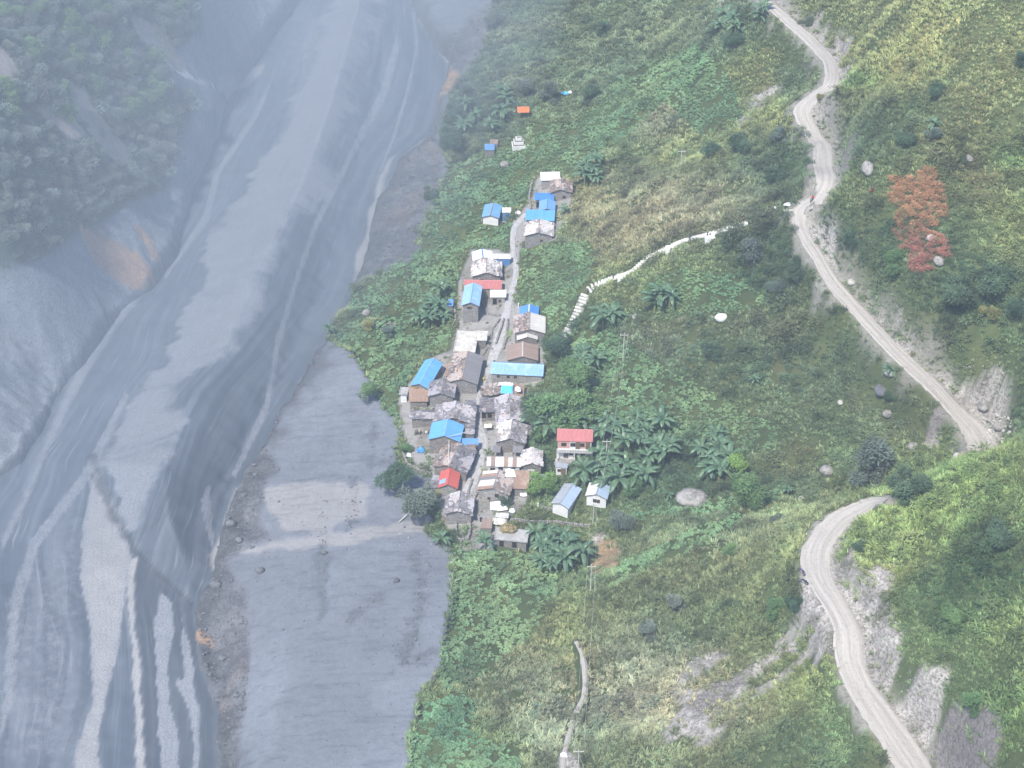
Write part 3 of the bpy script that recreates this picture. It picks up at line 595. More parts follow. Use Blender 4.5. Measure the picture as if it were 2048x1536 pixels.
# ------------------------------------------------------------------ what grows where
CROPS = [[(700, 640), (905, 655), (905, 700), (850, 712), (815, 770), (795, 850), (765, 815), (738, 760), (700, 700), (668, 680)],
 [(760, 545), (832, 510), (880, 470), (935, 500), (915, 560), (900, 640), (800, 640), (720, 640), (690, 600)],
 [(872, 460), (872, 400), (892, 335), (960, 300), (1060, 290), (1068, 350), (1058, 400), (1020, 425), (1022, 510), (940, 498), (880, 520), (832, 508)],
 [(1036, 490), (1110, 485), (1180, 490), (1190, 520), (1165, 590), (1120, 665), (1080, 640), (1030, 600)],
 [(1060, 250), (1150, 240), (1300, 120), (1400, 90), (1470, 160), (1485, 235), (1400, 270), (1330, 200), (1210, 300), (1180, 345), (1140, 355), (1075, 345), (1060, 300)],
 [(905, 1100), (985, 1105), (1050, 1110), (1120, 1150), (1100, 1230), (1040, 1290), (960, 1360), (885, 1390), (870, 1360), (888, 1262), (908, 1180)],
 [(830, 1410), (900, 1390), (960, 1400), (940, 1460), (980, 1480), (1050, 1500), (1040, 1600), (800, 1600), (815, 1536)],
 [(1180, 820), (1290, 720), (1420, 780), (1500, 830), (1560, 850), (1540, 900), (1460, 880), (1350, 860), (1250, 850)],
 [(1240, 1130), (1400, 1060), (1500, 1010), (1500, 1030), (1400, 1090), (1260, 1160), (1220, 1180)],
 [(1220, 1030), (1380, 1010), (1560, 975), (1560, 1000), (1400, 1035), (1260, 1050)],
 [(1290, 560), (1380, 540), (1480, 560), (1560, 610), (1460, 625), (1380, 640), (1300, 640)],
 [(1095, 640), (1250, 680), (1290, 720), (1180, 800), (1130, 740)]]
# (x, y, rx, ry, colour, strength): patches of one plant colour on the slope
YG = (.32, .34, .12); OL = (.21, .25, .11); DG = (.075, .14, .075); MG = (.13, .215, .10); BR = (.28, .255, .155); SV = (.40, .41, .29); BG = (.20, .34, .10); BL = (.11, .175, .10)
PATCH = [(1900, 60, 160, 130, YG, 1), (1800, 130, 120, 100, (.27, .27, .09), 1), (2000, 180, 100, 90, (.27, .26, .10), 1), (1960, 260, 100, 40, (.24, .26, .09), 1), (2000, 240, 70, 30, YG, 1), (1740, 30, 60, 40, OL, 1),
 (1720, 165, 40, 14, BG, 3), (2020, 315, 40, 18, BG, 2), (1545, 115, 30, 14, YG, 2), (1495, 165, 40, 30, (.27, .26, .08), 2), (1530, 240, 70, 25, YG, 2), (1440, 290, 70, 30, YG, 2), (1380, 320, 60, 20, YG, 1.5),
 (1330, 440, 140, 60, BR, 1.6), (1240, 470, 80, 60, (.26, .235, .12), 1.6), (1320, 220, 40, 50, BR, 1.3), (1430, 380, 90, 30, (.26, .24, .12), 1.3), (1190, 420, 60, 50, (.25, .25, .12), 1.3),
 (1330, 540, 120, 30, (.25, .29, .10), 1.6), (1240, 590, 60, 20, (.27, .28, .10), 1.6), (1440, 500, 90, 30, MG, 1), (1500, 560, 90, 60, DG, 1), (1560, 520, 60, 70, DG, 1.4), (1540, 320, 90, 60, DG, 1.2), (1480, 340, 70, 50, BL, 1),
 (1500, 690, 120, 60, (.15, .20, .09), 1), (1440, 700, 130, 70, DG, .9), (1350, 720, 120, 60, DG, .8), (1320, 690, 60, 30, SV, .8), (1240, 720, 50, 30, (.34, .34, .22), 1.2), (1400, 655, 80, 22, (.30, .28, .15), 1.4), (1560, 660, 70, 30, (.29, .27, .13), 1.2), (1620, 640, 60, 40, OL, 1),
 (1620, 720, 120, 60, BL, 1), (1700, 760, 100, 60, (.16, .20, .12), 1), (1800, 830, 90, 50, (.16, .20, .12), 1), (1600, 820, 150, 40, OL, 1), (1650, 880, 120, 40, MG, 1), (1560, 920, 60, 30, OL, 1), (1605, 905, 30, 25, (.27, .20, .07), 1.6),
 (1750, 560, 90, 50, OL, .8), (1700, 500, 60, 60, DG, 1), (1760, 480, 60, 60, DG, 1), (1900, 600, 90, 70, DG, 1.4), (2000, 560, 70, 60, DG, 1.6), (1900, 700, 100, 60, OL, 1), (2000, 680, 60, 50, MG, 1), (1990, 830, 60, 40, DG, 1), (1860, 290, 90, 40, OL, 1), (1760, 290, 90, 60, DG, 1.2), (1850, 220, 80, 40, DG, .8),
 (1720, 240, 60, 60, (.13, .17, .09), 1), (1760, 380, 60, 50, (.22, .26, .09), 1), (1920, 460, 60, 60, MG, 1), (2010, 460, 50, 60, (.28, .33, .10), 1.3), (1960, 400, 50, 70, (.26, .22, .09), 1), (1990, 480, 30, 20, YG, 1.4),
 (1200, 130, 120, 80, (.18, .24, .13), 1), (1080, 60, 80, 60, (.16, .21, .13), 1), (1020, 150, 70, 60, (.20, .25, .14), 1), (1250, 40, 100, 60, (.20, .24, .12), 1), (1430, 30, 70, 60, (.15, .2, .12), 1), (1600, 130, 40, 60, BL, 1.2), (1640, 60, 70, 40, OL, 1), (960, 230, 60, 60, (.11, .16, .10), 1.2), (930, 170, 40, 60, (.10, .14, .10), 1),
 (1130, 520, 50, 60, MG, .7), (1180, 700, 60, 50, DG, 1), (1180, 780, 60, 60, MG, 1), (1350, 830, 100, 50, MG, 1), (1230, 930, 120, 80, DG, 1), (1430, 940, 80, 60, DG, 1), (1560, 970, 90, 20, DG, 1), (1700, 940, 100, 30, BL, 1.2), (1800, 950, 80, 30, (.18, .22, .11), 1.2),
 (1900, 990, 150, 60, (.25, .34, .085), 2.4), (1830, 1050, 90, 60, (.25, .34, .09), 2.4), (1790, 1120, 60, 30, (.27, .32, .10), 2), (2000, 940, 70, 30, (.26, .33, .10), 2), (1980, 1060, 70, 50, (.12, .2, .08), 1.6), (1900, 1200, 80, 60, (.11, .22, .08), 1.4), (2000, 1180, 70, 60, (.10, .2, .07), 1.4), (1860, 1280, 60, 70, (.16, .22, .08), 1), (2010, 1300, 60, 80, (.17, .25, .08), 1), (2000, 1240, 50, 40, (.27, .32, .09), 1.4), (2010, 1440, 50, 60, (.16, .27, .07), 1.4), (1930, 1360, 60, 50, (.11, .19, .08), 1),
 (1620, 1010, 140, 25, (.26, .30, .13), 2), (1500, 1070, 100, 35, (.23, .25, .13), 1.2), (1520, 1130, 100, 60, (.22, .28, .11), 1.4), (1420, 1180, 110, 50, (.20, .25, .11), 1), (1580, 1110, 50, 40, (.26, .31, .11), 1.6), (1540, 1200, 70, 40, (.20, .24, .08), 1), (1400, 1110, 110, 30, (.25, .25, .14), .7), (1350, 1140, 80, 40, (.2, .25, .1), 1),
 (1330, 1250, 110, 60, (.20, .24, .11), 1), (1600, 1200, 60, 40, DG, 1.2), (1440, 1240, 80, 30, (.17, .24, .09), 1), (1400, 1380, 120, 60, (.25, .26, .15), 1), (1280, 1330, 90, 60, (.36, .36, .24), 1.3), (1300, 1420, 90, 50, (.40, .39, .27), 1.4), (1130, 1420, 70, 60, (.35, .35, .23), 1.3), (1080, 1450, 60, 50, (.36, .36, .23), 1.3), (1250, 1490, 90, 50, (.26, .29, .13), 1), (1420, 1500, 100, 50, (.24, .25, .11), 1), (1550, 1380, 80, 60, (.19, .24, .09), 1), (1620, 1330, 40, 60, (.21, .27, .08), 1.6), (1560, 1480, 90, 50, (.14, .21, .09), 1.2), (1680, 1480, 60, 50, (.15, .24, .10), 1.2), (1480, 1440, 60, 30, (.22, .22, .13), 1),
 (1090, 1240, 60, 70, (.22, .24, .09), 1), (1030, 1360, 80, 50, (.22, .23, .13), 1.2), (1000, 1420, 90, 40, (.22, .22, .10), 1), (1150, 1300, 30, 60, (.24, .27, .09), 1.2), (1220, 1220, 60, 60, (.17, .21, .09), 1), (1130, 1180, 70, 40, (.17, .22, .08), 1), (980, 1480, 80, 40, (.24, .29, .09), 1.2), (900, 1440, 50, 40, (.20, .25, .09), 1.2),
 (870, 600, 40, 30, (.15, .19, .1), 1), (700, 640, 40, 20, (.22, .24, .10), 1.4), (830, 600, 30, 20, (.28, .24, .13), 1.5), (1085, 540, 30, 15, (.22, .30, .21), 1), (980, 480, 40, 14, (.18, .28, .18), 1), (1110, 510, 40, 20, (.17, .27, .19), 1), (1130, 470, 30, 15, (.28, .33, .12), 1.2), (1030, 270, 40, 30, (.18, .24, .12), 1)]
def tint_at(px, py, x, y, crop):
    k = len(px); base = np.tile(np.array([.165, .215, .085]), (k, 1)); wsum = np.full(k, .35)
    acc = base * .35
    for cx_, cy_, rx_, ry_, c, s in PATCH:
        d = ((px - cx_) / rx_) ** 2 + ((py - cy_) / ry_) ** 2; g = np.exp(-d * .9) * s * 1.4
        acc += g[:, None] * np.array(c); wsum += g
    t_ = acc / wsum[:, None]
    t_[crop] = np.array([.100, .178, .080]) + (vnoise(x[crop], y[crop], 12, 3)[:, None] + .2) * np.array([.05, .05, .01])
    f = 1.5 + fbm(x, y, 6, 3, 41) * .85 + fbm(x, y, 2.2, 2, 46) * .7 + R.normal(0, .13, k)
    t_ = t_ * np.clip(f, .5, 2.6)[:, None]; hue = fbm(x, y, 14, 3, 43)[:, None] * .2 + .03 + R.normal(0, .07, (k, 1))
    t_ = t_ * np.concatenate([1 + hue, np.ones_like(hue), 1 - hue * .4], 1)
    lum = t_.mean(1, keepdims=True); t_ = t_ * .74 + lum * .22 * np.array([.95, 1.0, 1.0]); t_ = t_ * np.array([1.03, 1.07, 1.02]); return np.clip(t_, .01, .8)

def ground_val(A, x, y):
    xi = np.clip(np.searchsorted(GX, x), 0, len(GX) - 1); yi = np.clip(np.searchsorted(GY, y), 0, len(GY) - 1); return A[yi, xi]
def jitter_grid(x0, x1, y0, y1, s):
    gx, gy = np.meshgrid(np.arange(x0, x1, s), np.arange(y0, y1, s)); gx = gx + (np.arange(gx.shape[0]) % 2)[:, None] * s / 2
    return (gx + R.uniform(-.42, .42, gx.shape) * s).ravel(), (gy + R.uniform(-.42, .42, gy.shape) * s).ravel()
NOPLANT = []                                                       # footprints (x, y, radius) of houses and other things
def in_view(x, y, mg=270):
    z = Hz(x, y); px, py, d = proj(x, y, z); return z, px, py, (px > -mg) & (px < 2048 + mg) & (py > -mg * 1.2) & (py < 1536 + mg)
def dens(x, y, k): return R.random(len(x)) < np.clip(ground_val(SEC, x, y), 1, k) / k
def clear(x, y):
    ok = np.ones(len(x), bool)
    for (a, b_, r) in NOPLANT: ok &= (x - a) ** 2 + (y - b_) ** 2 > r * r
    return ok
def hull(x, y, box, pad=.5):
    """inside a house footprint given as centre, half sizes and turn"""
    cx_, cy_, hx, hy, a = box; dx, dy = x - cx_, y - cy_; u = dx * math.cos(a) + dy * math.sin(a); v = -dx * math.sin(a) + dy * math.cos(a)
    return (np.abs(u) < hx + pad) & (np.abs(v) < hy + pad)
FOOT = []
def plants():
    # crops
    x, y = jitter_grid(-60, 160, 140, 480, .53); k_ = dens(x, y, 1.45); x, y = x[k_], y[k_]; z, px, py, iv = in_view(x, y); sd_ = ground_val(VEGSD, x, y)
    cm = np.zeros(len(x), bool)
    for q in CROPS: cm |= sdpoly(px, py, q) + fbm(x, y, 8, 2, 51) * 16 < 0
    free = iv & (sd_ + fbm(x, y, 3, 2, 52) * 8 < 0) & (ground_val(noveg, x, y) < .4) & (ground_val(rdist, x, y) > .35) & clear(x, y)
    for b_ in FOOT: free &= ~hull(x, y, b_)
    vil = ground_val(VILSD, x, y)
    k = cm & free & (vil > 3); k2 = k
    def emit(name, label, m, lo, hi, protos, crop, squash=1, zoff=0.0, tmul=1.0):
        xx, yy, zz = x[m], y[m], z[m]; kk = m.sum(); tc = tint_at(px[m], py[m], xx, yy, np.full(kk, crop)) * tmul
        rot = np.stack([R.normal(0, .12, kk), R.normal(0, .12, kk), R.uniform(0, 6.28, kk)], 1)
        big = 1 + fbm(xx, yy, 9, 2, 55) * .5
        scatter(name, label, np.stack([xx, yy, zz + zoff], 1), R.uniform(lo, hi, kk) * big, rot, tc, R.integers(0, len(protos), kk), protos, squash); return kk
    na_ = emit("crop_field", "dense green leafy crop plants filling the terraced fields", k & (R.random(len(x)) < .9) & (fbm(x, y, 1.8, 2, 99) < .22), .6, 1.05, P_CROP, True)
    # grass everywhere else, bushes among it
    x, y = jitter_grid(-60, 160, 140, 500, .56); k_ = dens(x, y, 1.6); x, y = x[k_], y[k_]; z, px, py, iv = in_view(x, y); sd_ = ground_val(VEGSD, x, y)
    cm = np.zeros(len(x), bool)
    for q in CROPS: cm |= sdpoly(px, py, q) + fbm(x, y, 8, 2, 51) * 16 < 0
    nv = ground_val(noveg, x, y); rd = ground_val(rdist, x, y); vil = ground_val(VILSD, x, y)
    free = iv & (sd_ + fbm(x, y, 3, 2, 52) * 8 < 0) & (rd > .25) & clear(x, y)
    free &= (nv < .45) | (R.random(len(x)) < .13)
    for b_ in FOOT: free &= ~hull(x, y, b_)
    vdens = (vil > 2) | ((fbm(x, y, 4, 2, 58) > .17) & (R.random(len(x)) < .7))
    patchy = R.random(len(x)) < np.clip(.93 - sstep(.25, .5, fbm(x, y, 6, 3, 59)) * .6, 0, 1)
    k = free & ~cm & vdens & patchy
    bushy = (fbm(x, y, 16, 3, 57) + R.normal(0, .12, len(x)) > .12)
    dense = np.zeros(len(x))
    for (a, b_, rx_, ry_, s) in [(1540, 320, 90, 70, 1), (1560, 520, 70, 80, 1), (1750, 470, 90, 70, 1), (1780, 260, 100, 60, 1), (1960, 590, 120, 80, 1), (1600, 1190, 70, 50, 1), (1990, 1080, 70, 60, 1), (1900, 1220, 80, 80, .8), (1700, 940, 120, 30, .8), (1250, 950, 110, 60, .7), (1430, 680, 130, 60, .5), (950, 230, 70, 90, .8), (1100, 60, 120, 80, .5), (1000, 150, 60, 60, .5), (1330, 590, 60, 30, .6), (1160, 740, 60, 90, .8), (1330, 130, 80, 60, .3)]:
        dense = np.maximum(dense, s * np.exp(-((px - a) / rx_) ** 2 - ((py - b_) / ry_) ** 2))
    isb = k & (R.random(len(x)) < np.where(bushy, .16, .025) + dense * .28)
    nb = emit("grass", "yellow green tufted grass covering the hillside", k & ~isb, .6, 1.5, P_GRASS, False)
    nc = emit("undergrowth", "leafy undergrowth bushes scattered through the hillside grass", isb, .75, 1.9, P_BUSH, False, .85, -.1, .72)
    big_ = k & (R.random(len(x)) < .004 + dense * .02 + .03 * (fbm(x, y, 11, 3, 88) > .22))
    emit("shrubbery", "big dark leafy shrubs standing out of the hillside grass", big_, 1.7, 3.2, P_BUSH, False, .8, -.2, .5)
    # far side of the river
    x, y = jitter_grid(-172, -20, 240, 545, 1.9); z, px, py, iv = in_view(x, y, 200); ls = ground_val(LVSD, x, y)
    nv = ground_val(noveg, x, y); k = iv & (ls + fbm(x, y, 9, 2, 60) * 22 < -2) & ((nv < .4) | (R.random(len(x)) < .08)) & (R.random(len(x)) < .9)
    kk = k.sum(); xx, yy, zz = x[k], y[k], z[k]
    tc = np.array([.155, .205, .175]) * (1 + fbm(xx, yy, 14, 3, 71) * .8 + R.normal(0, .18, kk))[:, None]; tc[:, 0] *= 1 + .5 * np.clip(fbm(xx, yy, 22, 2, 72), 0, 1)  # blue-grey of the hazy air painted into the scrub colour
    rot = np.stack([R.normal(0, .1, kk), R.normal(0, .1, kk), R.uniform(0, 6.28, kk)], 1)
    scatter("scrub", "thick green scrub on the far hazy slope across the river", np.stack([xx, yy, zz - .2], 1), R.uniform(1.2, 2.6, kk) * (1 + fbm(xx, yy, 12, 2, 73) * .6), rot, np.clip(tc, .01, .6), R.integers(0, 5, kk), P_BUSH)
    print("plants", na_, nb, nc, kk)

# red and orange flowering patch above the road
RED = [[(1790, 362), (1830, 370), (1830, 400), (1800, 420), (1790, 400)], [(1845, 352), (1868, 360), (1875, 400), (1885, 430), (1855, 450), (1830, 455), (1815, 500), (1795, 470), (1800, 430), (1830, 420), (1845, 390)], [(1800, 480), (1830, 470), (1890, 490), (1888, 510), (1860, 520), (1850, 540), (1825, 540), (1825, 505)]]
def red_plants():
    x, y = jitter_grid(55, 110, 240, 345, .62); z, px, py, iv = in_view(x, y); k = np.zeros(len(x), bool)
    for q in RED: k |= sdpoly(px, py, q) + fbm(x, y, 3, 2, 81) * 12 < 9
    k &= (R.random(len(x)) < .9) & (fbm(x, y, 3, 2, 83) < .45); kk = k.sum(); f = sstep(440, 500, py[k])[:, None]
    tc = (np.array([.56, .32, .18]) * (1 - f) + np.array([.52, .24, .19]) * f) * R.uniform(.75, 1.2, (kk, 1))
    rot = np.stack([R.normal(0, .1, kk), R.normal(0, .1, kk), R.uniform(0, 6.28, kk)], 1)
    scatter("flowering_undergrowth", "orange and red flowering plants in a patch above the road", np.stack([x[k], y[k], z[k] + .45], 1), R.uniform(.8, 1.35, kk), rot, tc, R.integers(0, 5, kk), P_BUSH)

# ------------------------------------------------------------------ trees, each with trunk and crown
m_bark = plain("bark", (.16, .13, .10), .9, .4, 3)
TM = {}
for nm, c in dict(dark=(.075, .13, .08), mid=(.12, .215, .09), bright=(.19, .32, .09), grey=(.135, .18, .155), olive=(.24, .26, .11), haze_tint=(.155, .20, .185)).items():  # last tone has the valley haze's blue-grey painted into the leaves
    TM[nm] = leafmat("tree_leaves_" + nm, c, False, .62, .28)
def crown_mesh(k, kind, mat):
    rr = random.Random(k); V, F, LF = [], [], []
    nl = rr.randint(9, 14); lobes = []
    for i in range(nl):
        a = rr.uniform(0, 6.28); r = rr.uniform(.05, .36); h = rr.uniform(.42, .92) if kind != 'tall' else rr.uniform(.3, .95)
        if kind == 'flat': h = rr.uniform(.62, .85)
        lobes.append((math.cos(a) * r * (1.15 - abs(h - .6)), math.sin(a) * r * (1.15 - abs(h - .6)), h, rr.uniform(.15, .24)))
    for i in range(2100):
        lx, ly, lz, lr = lobes[i % nl]; v = np.array([rr.gauss(0, 1), rr.gauss(0, 1), rr.gauss(.2, .9)]); v /= np.linalg.norm(v)
        p = np.array([lx, ly, lz]) + v * lr * rr.uniform(.55, 1.12) * (1, 1, .8)[2]
        d = v + np.array([rr.gauss(0, .6), rr.gauss(0, .6), 0]); s = rr.uniform(.04, .068)
        blade(V, F, LF, p, (d[0], d[1], 0), rr.uniform(-.4, .6), s * 1.3, s, .4, 1, rr.random() * .45 + .55 * ((i * 7 % nl) / nl))
    return leaf_mesh("crown", V, F, LF, mat)
def tube(V, F, a, b_, ra, rb, nsd=6):
    a = Vector(a); b_ = Vector(b_); d = (b_ - a).normalized(); u = d.orthogonal().normalized(); v = d.cross(u); k = len(V)
    for (p, r) in ((a, ra), (b_, rb)):
        for i in range(nsd): an = i / nsd * 2 * math.pi; V.append(tuple(p + u * math.cos(an) * r + v * math.sin(an) * r))
    for i in range(nsd): F.append((k + i, k + (i + 1) % nsd, k + nsd + (i + 1) % nsd, k + nsd + i))
    F.append(tuple(range(k + nsd, k + 2 * nsd)))
def trunk_mesh(k):
    rr = random.Random(k); V, F = [], []; top = (rr.uniform(-.05, .05), rr.uniform(-.05, .05), .5)
    tube(V, F, (0, 0, -.06), (top[0] * .4, top[1] * .4, .28), .032, .022); tube(V, F, (top[0] * .4, top[1] * .4, .27), top, .022, .014)
    for i in range(5):
        a = i * 1.3 + rr.random(); tube(V, F, (top[0] * .6, top[1] * .6, rr.uniform(.28, .46)), (math.cos(a) * .28, math.sin(a) * .28, rr.uniform(.5, .78)), .014, .005, 5)
    me = bpy.data.meshes.new("trunk"); me.from_pydata(V, [], F); me.materials.append(m_bark); me.update(); return me
TRUNKS = [trunk_mesh(k) for k in range(3)]
CROWNS = {nm: [crown_mesh(k * 7 + i, ('round', 'tall', 'flat')[k % 3], TM[nm]) for k in range(3)] for i, nm in enumerate(TM)}
def tree(loc, size, nm, name, label, group=None, cat="tree", asp=1.0, low=0.0):
    e = bpy.data.objects.new(name, None); C.objects.link(e); e.location = loc; e.rotation_euler = (0, 0, random.uniform(0, 6.28)); e.scale = (size * asp, size * asp, size)
    setattrs(e, label, cat, group)
    k = random.randrange(3)
    for n_, me in (("trunk", TRUNKS[k]), ("crown", CROWNS[nm][k])):
        o = bpy.data.objects.new(n_, me); C.objects.link(o); o.parent = e; o.location = (0, 0, -low)
    return e
def px_tree(px, py, wpx, nm, name, label, group=None, cat="tree", asp=1.05, low=0.0):
    p = at(px, py); s = wpx * proj(p.x, p.y, p.z)[2] / FP; return tree(p, s / (.95 * asp), nm, name, label, group, cat, asp, low)
TREES = [(838, 1040, 88, 'grey', "broad feathery tree standing in the grey silt beside the ruined yard"), (792, 992, 78, 'dark', "dark tree with yellowish top on the silt, behind the feathery tree"),
 (738, 802, 46, 'mid', "small round tree alone at the edge of the silt flat"), (648, 672, 44, 'olive', "leaning olive tree on the tip of the river bank"), (662, 598, 26, 'dark', "thin dark sapling hanging over the river bank tip"),
 (1108, 868, 118, 'mid', "large tree whose crown hangs behind the long blue roof"), (1072, 846, 78, 'dark', "dark tree crowding the slate roofs on the village's uphill side"), (1165, 845, 96, 'mid', "round tree uphill of the banana clump beside the red roofed house"),
 (1150, 785, 92, 'mid', "dark tree below the foot of the white stairs"), (1115, 712, 64, 'dark', "dark bushy tree beside the lowest stair flight"), (1078, 990, 66, 'bright', "bright green tree between the slate roofs and the silver shed"),
 (1240, 1060, 58, 'grey', "grey green tree below the small white house"), (1292, 1275, 54, 'grey', "round grey green shrub tree on the lower slope, left of its pair"), (1346, 1222, 50, 'grey', "round grey green shrub tree on the lower slope, right of its pair"),
 (1738, 958, 112, 'grey', "largest grey green tree in the gully below the road end"), (1818, 1000, 92, 'dark', "dark tree on the crest just above where the lower road begins"), (1500, 1000, 84, 'mid', "green tree beside the pale flat boulder in the gully"), (1478, 945, 54, 'bright', "light green tree next to the right hand banana clump"),
 (1548, 590, 44, 'grey', "blue green tree below the road bend"), (1590, 555, 54, 'dark', "dark tree tight against the downhill edge of the road"), (1500, 520, 60, 'grey', "grey green tree just below the top end of the stairs"), (1420, 720, 50, 'dark', "dark low tree beside the white slab on the slope"), (1315, 600, 50, 'mid', "tree just below the middle flight of the white stairs"),
 (1705, 500, 54, 'dark', "tree above the road with bluish leaves"), (1775, 545, 64, 'mid', "green tree between the road and the red flowers"), (1865, 285, 40, 'grey', "slender blue green tree on the grassy shelf"), (1928, 325, 22, 'dark', "small dark upright tree near the path on the shelf"), (1805, 300, 50, 'dark', "spreading tree on the shaded shelf above the road"),
 (1870, 200, 44, 'dark', "dark tree high on the yellow grass slope"), (2040, 130, 40, 'dark', "dark tree at the upper right slope edge"), (1900, 620, 84, 'dark', "large dark tree in the thicket right of the road"), (1985, 600, 90, 'dark', "biggest dark tree of the thicket right of the road"), (2035, 640, 60, 'dark', "tree of the thicket at the far right side"), (1978, 640, 44, 'olive', "reddish olive shrub in front of the dark thicket"),
 (1716, 1100, 36, 'dark', "dark bush on the bank above the lower road's first bend"), (2012, 935, 30, 'mid', "small tree standing on the crest of the lower spur"), (1990, 1100, 76, 'dark', "spreading dark tree on the lower spur's shaded side"), (1900, 1255, 64, 'mid', "green bush above the lower road's pale cutting"), (1950, 1420, 60, 'mid', "green bush above the dark collapsed bank"), (1540, 1230, 54, 'mid', "leafy bush left of the lower road bend"), (1590, 1215, 44, 'dark', "dark bush beside the scree spilling from the lower road"),
 (1555, 1050, 34, 'grey', "small grey tree on the slope left of the lower road"), (1460, 1105, 36, 'mid', "small leafy bush low on the grassy spur"), (1205, 70, 40, 'dark', "isolated dark round tree in the upper fields"), (1180, 200, 40, 'dark', "dark tree beside the blue tarpaulin in the upper field"), (1100, 205, 54, 'grey', "grey green tree behind the orange roofed hut"), (1050, 190, 48, 'grey', "grey green tree uphill of the orange roofed hut"),
 (900, 300, 56, 'dark', "dark tree on the river edge below the wooded bank"), (905, 250, 48, 'dark', "dark tree halfway down the wooded river bank"), (930, 200, 44, 'grey', "hazy tree near the top of the wooded river bank"), (985, 60, 46, 'grey', "hazy tree at the top of the wooded river bank"), (860, 395, 36, 'dark', "dark bush at the edge of the rubble bank"), (1420, 320, 44, 'dark', "dark bush on the spur above the stairs"), (1480, 310, 56, 'dark', "dark tree in the hollow below the upper road"), (1560, 290, 44, 'grey', "greyish tree close to the downhill side of the upper road"), (1545, 370, 50, 'dark', "dark tree in the hollow left of the road bend"), (1640, 200, 20, 'olive', "small olive bush on the spur hiding the road"),
 (1618, 48, 24, 'grey', "greyish bush beside the topmost stretch of road"), (1465, 100, 46, 'dark', "dark tree near the upper banana plants"), (1780, 800, 30, 'dark', "dark bush hiding the rock with rusty plants"), (1885, 1010, 22, 'dark', "tiny dark bush on the bright green crest"), (812, 905, 30, 'mid', "green shrub on the yard's edge above the silt"), (1262, 985, 50, 'mid', "leafy tree touching the small white house"), (880, 990, 26, 'olive', "thin yellowish tree beside the red roofed hut"), (1008, 1006, 34, 'dark', "dark tree in the yard beside the white tarpaulin"), (1002, 970, 16, 'dark', "slim dark tree growing through the tin roofs"), (1068, 706, 22, 'olive', "yellow green creeper heap over the brown roof's edge"), (740, 655, 30, 'olive', "yellowish bush on the field's river edge"), (775, 670, 34, 'grey', "grey leafed shrub between the two left fields")]
def all_trees():
    for (a, b_, s, nm, lb) in TREES:
        small = s < 40; px_tree(a, b_, s, nm, "bush" if small else "tree", lb, None, "bush" if small else "tree", 1.2 if small else 1.08, .28 if small else (.2 if a > 1000 else .1))
    # the wood across the river
    pts = []; rr = random.Random(5)
    LVp = [(0, 0), (395, 0), (400, 60), (330, 118), (345, 190), (390, 210), (352, 300), (335, 375), (262, 400), (205, 448), (150, 455), (95, 505), (0, 535)]
    tries = 0
    while len(pts) < 150 and tries < 9000:
        tries += 1; a, b_ = rr.uniform(-20, 400), rr.uniform(-10, 540)
        if sdpoly(np.array([a]), np.array([b_]), LVp)[0] > -4: continue
        if any(sdpoly(np.array([a]), np.array([b_]), q)[0] < 8 for q in SCARS + ORANGE): continue
        if any((a - c) ** 2 + ((b_ - d) * 1.3) ** 2 < 23 ** 2 for c, d in pts): continue
        pts.append((a, b_))
    for a, b_ in pts:
        nm = rr.choice(['haze_tint', 'haze_tint', 'grey', 'mid'] if b_ < 250 else ['haze_tint', 'grey', 'haze_tint'])
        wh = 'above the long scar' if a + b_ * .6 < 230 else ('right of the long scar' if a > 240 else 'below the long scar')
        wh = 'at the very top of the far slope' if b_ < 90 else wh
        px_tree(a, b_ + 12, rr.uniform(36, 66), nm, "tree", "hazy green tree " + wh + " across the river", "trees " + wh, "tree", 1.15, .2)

# ------------------------------------------------------------------ banana plants: every leaf a part
m_ban = leafmat("banana_leaf", (.10, .18, .11), False, .3, .2, .4); m_stem = plain("banana_stem", (.20, .22, .10), .8)
def ban_leaf(k):
    rr = random.Random(100 + k); V, F, LF = [], [], []; n_ = 6; Ln = 2.6; w_ = .62; q = np.zeros(3); th = rr.uniform(.85, 1.2); bend = rr.uniform(.30, .42)
    for i in range(n_ + 1):
        f = i / n_; wd = w_ * (.12 + .9 * math.sin(math.pi * min(f * .93 + .07, 1)) ** .6) / 2 * (1 if f < .98 else .2); sag = -.10 - .10 * f
        V += [(q[0], -wd, q[2] + sag * wd * 2), (q[0], 0, q[2]), (q[0], wd, q[2] + sag * wd * 2)]
        q = q + np.array([math.cos(th), 0, math.sin(th)]) * Ln / n_; th -= bend
    for i in range(n_):
        for j in range(2): F.append((3 * i + j, 3 * i + 3 + j, 3 * i + 4 + j, 3 * i + 1 + j)); LF.append(rr.random())
    return leaf_mesh("leaf", V, F, LF, m_ban)
BL_ = [ban_leaf(k) for k in range(4)]
V, F = [], []; tube(V, F, (0, 0, -.4), (0, 0, 1.9), .16, .09, 7); BS = bpy.data.meshes.new("stem"); BS.from_pydata(V, [], F); BS.materials.append(m_stem)
def banana(px, py, size, label, group):
    p = at(px, py); e = bpy.data.objects.new("banana_plant", None); C.objects.link(e); e.location = p; e.rotation_euler = (0, 0, random.uniform(0, 6)); s = size * random.uniform(.85, 1.2); e.scale = (s, s, s)
    setattrs(e, label, "banana plant", group)
    o = bpy.data.objects.new("stem", BS); C.objects.link(o); o.parent = e
    nl = random.randint(9, 12)
    for i in range(nl):
        o = bpy.data.objects.new("leaf", random.choice(BL_)); C.objects.link(o); o.parent = e; o.location = (0, 0, 1.75)
        o.rotation_euler = (0, random.uniform(-.35, .35) if i > 1 else -.5, i * 2.4 + random.uniform(-.3, .3)); k = random.uniform(.75, 1.05); o.scale = (k, k, k)
    NOPLANT.append((p.x, p.y, .5))
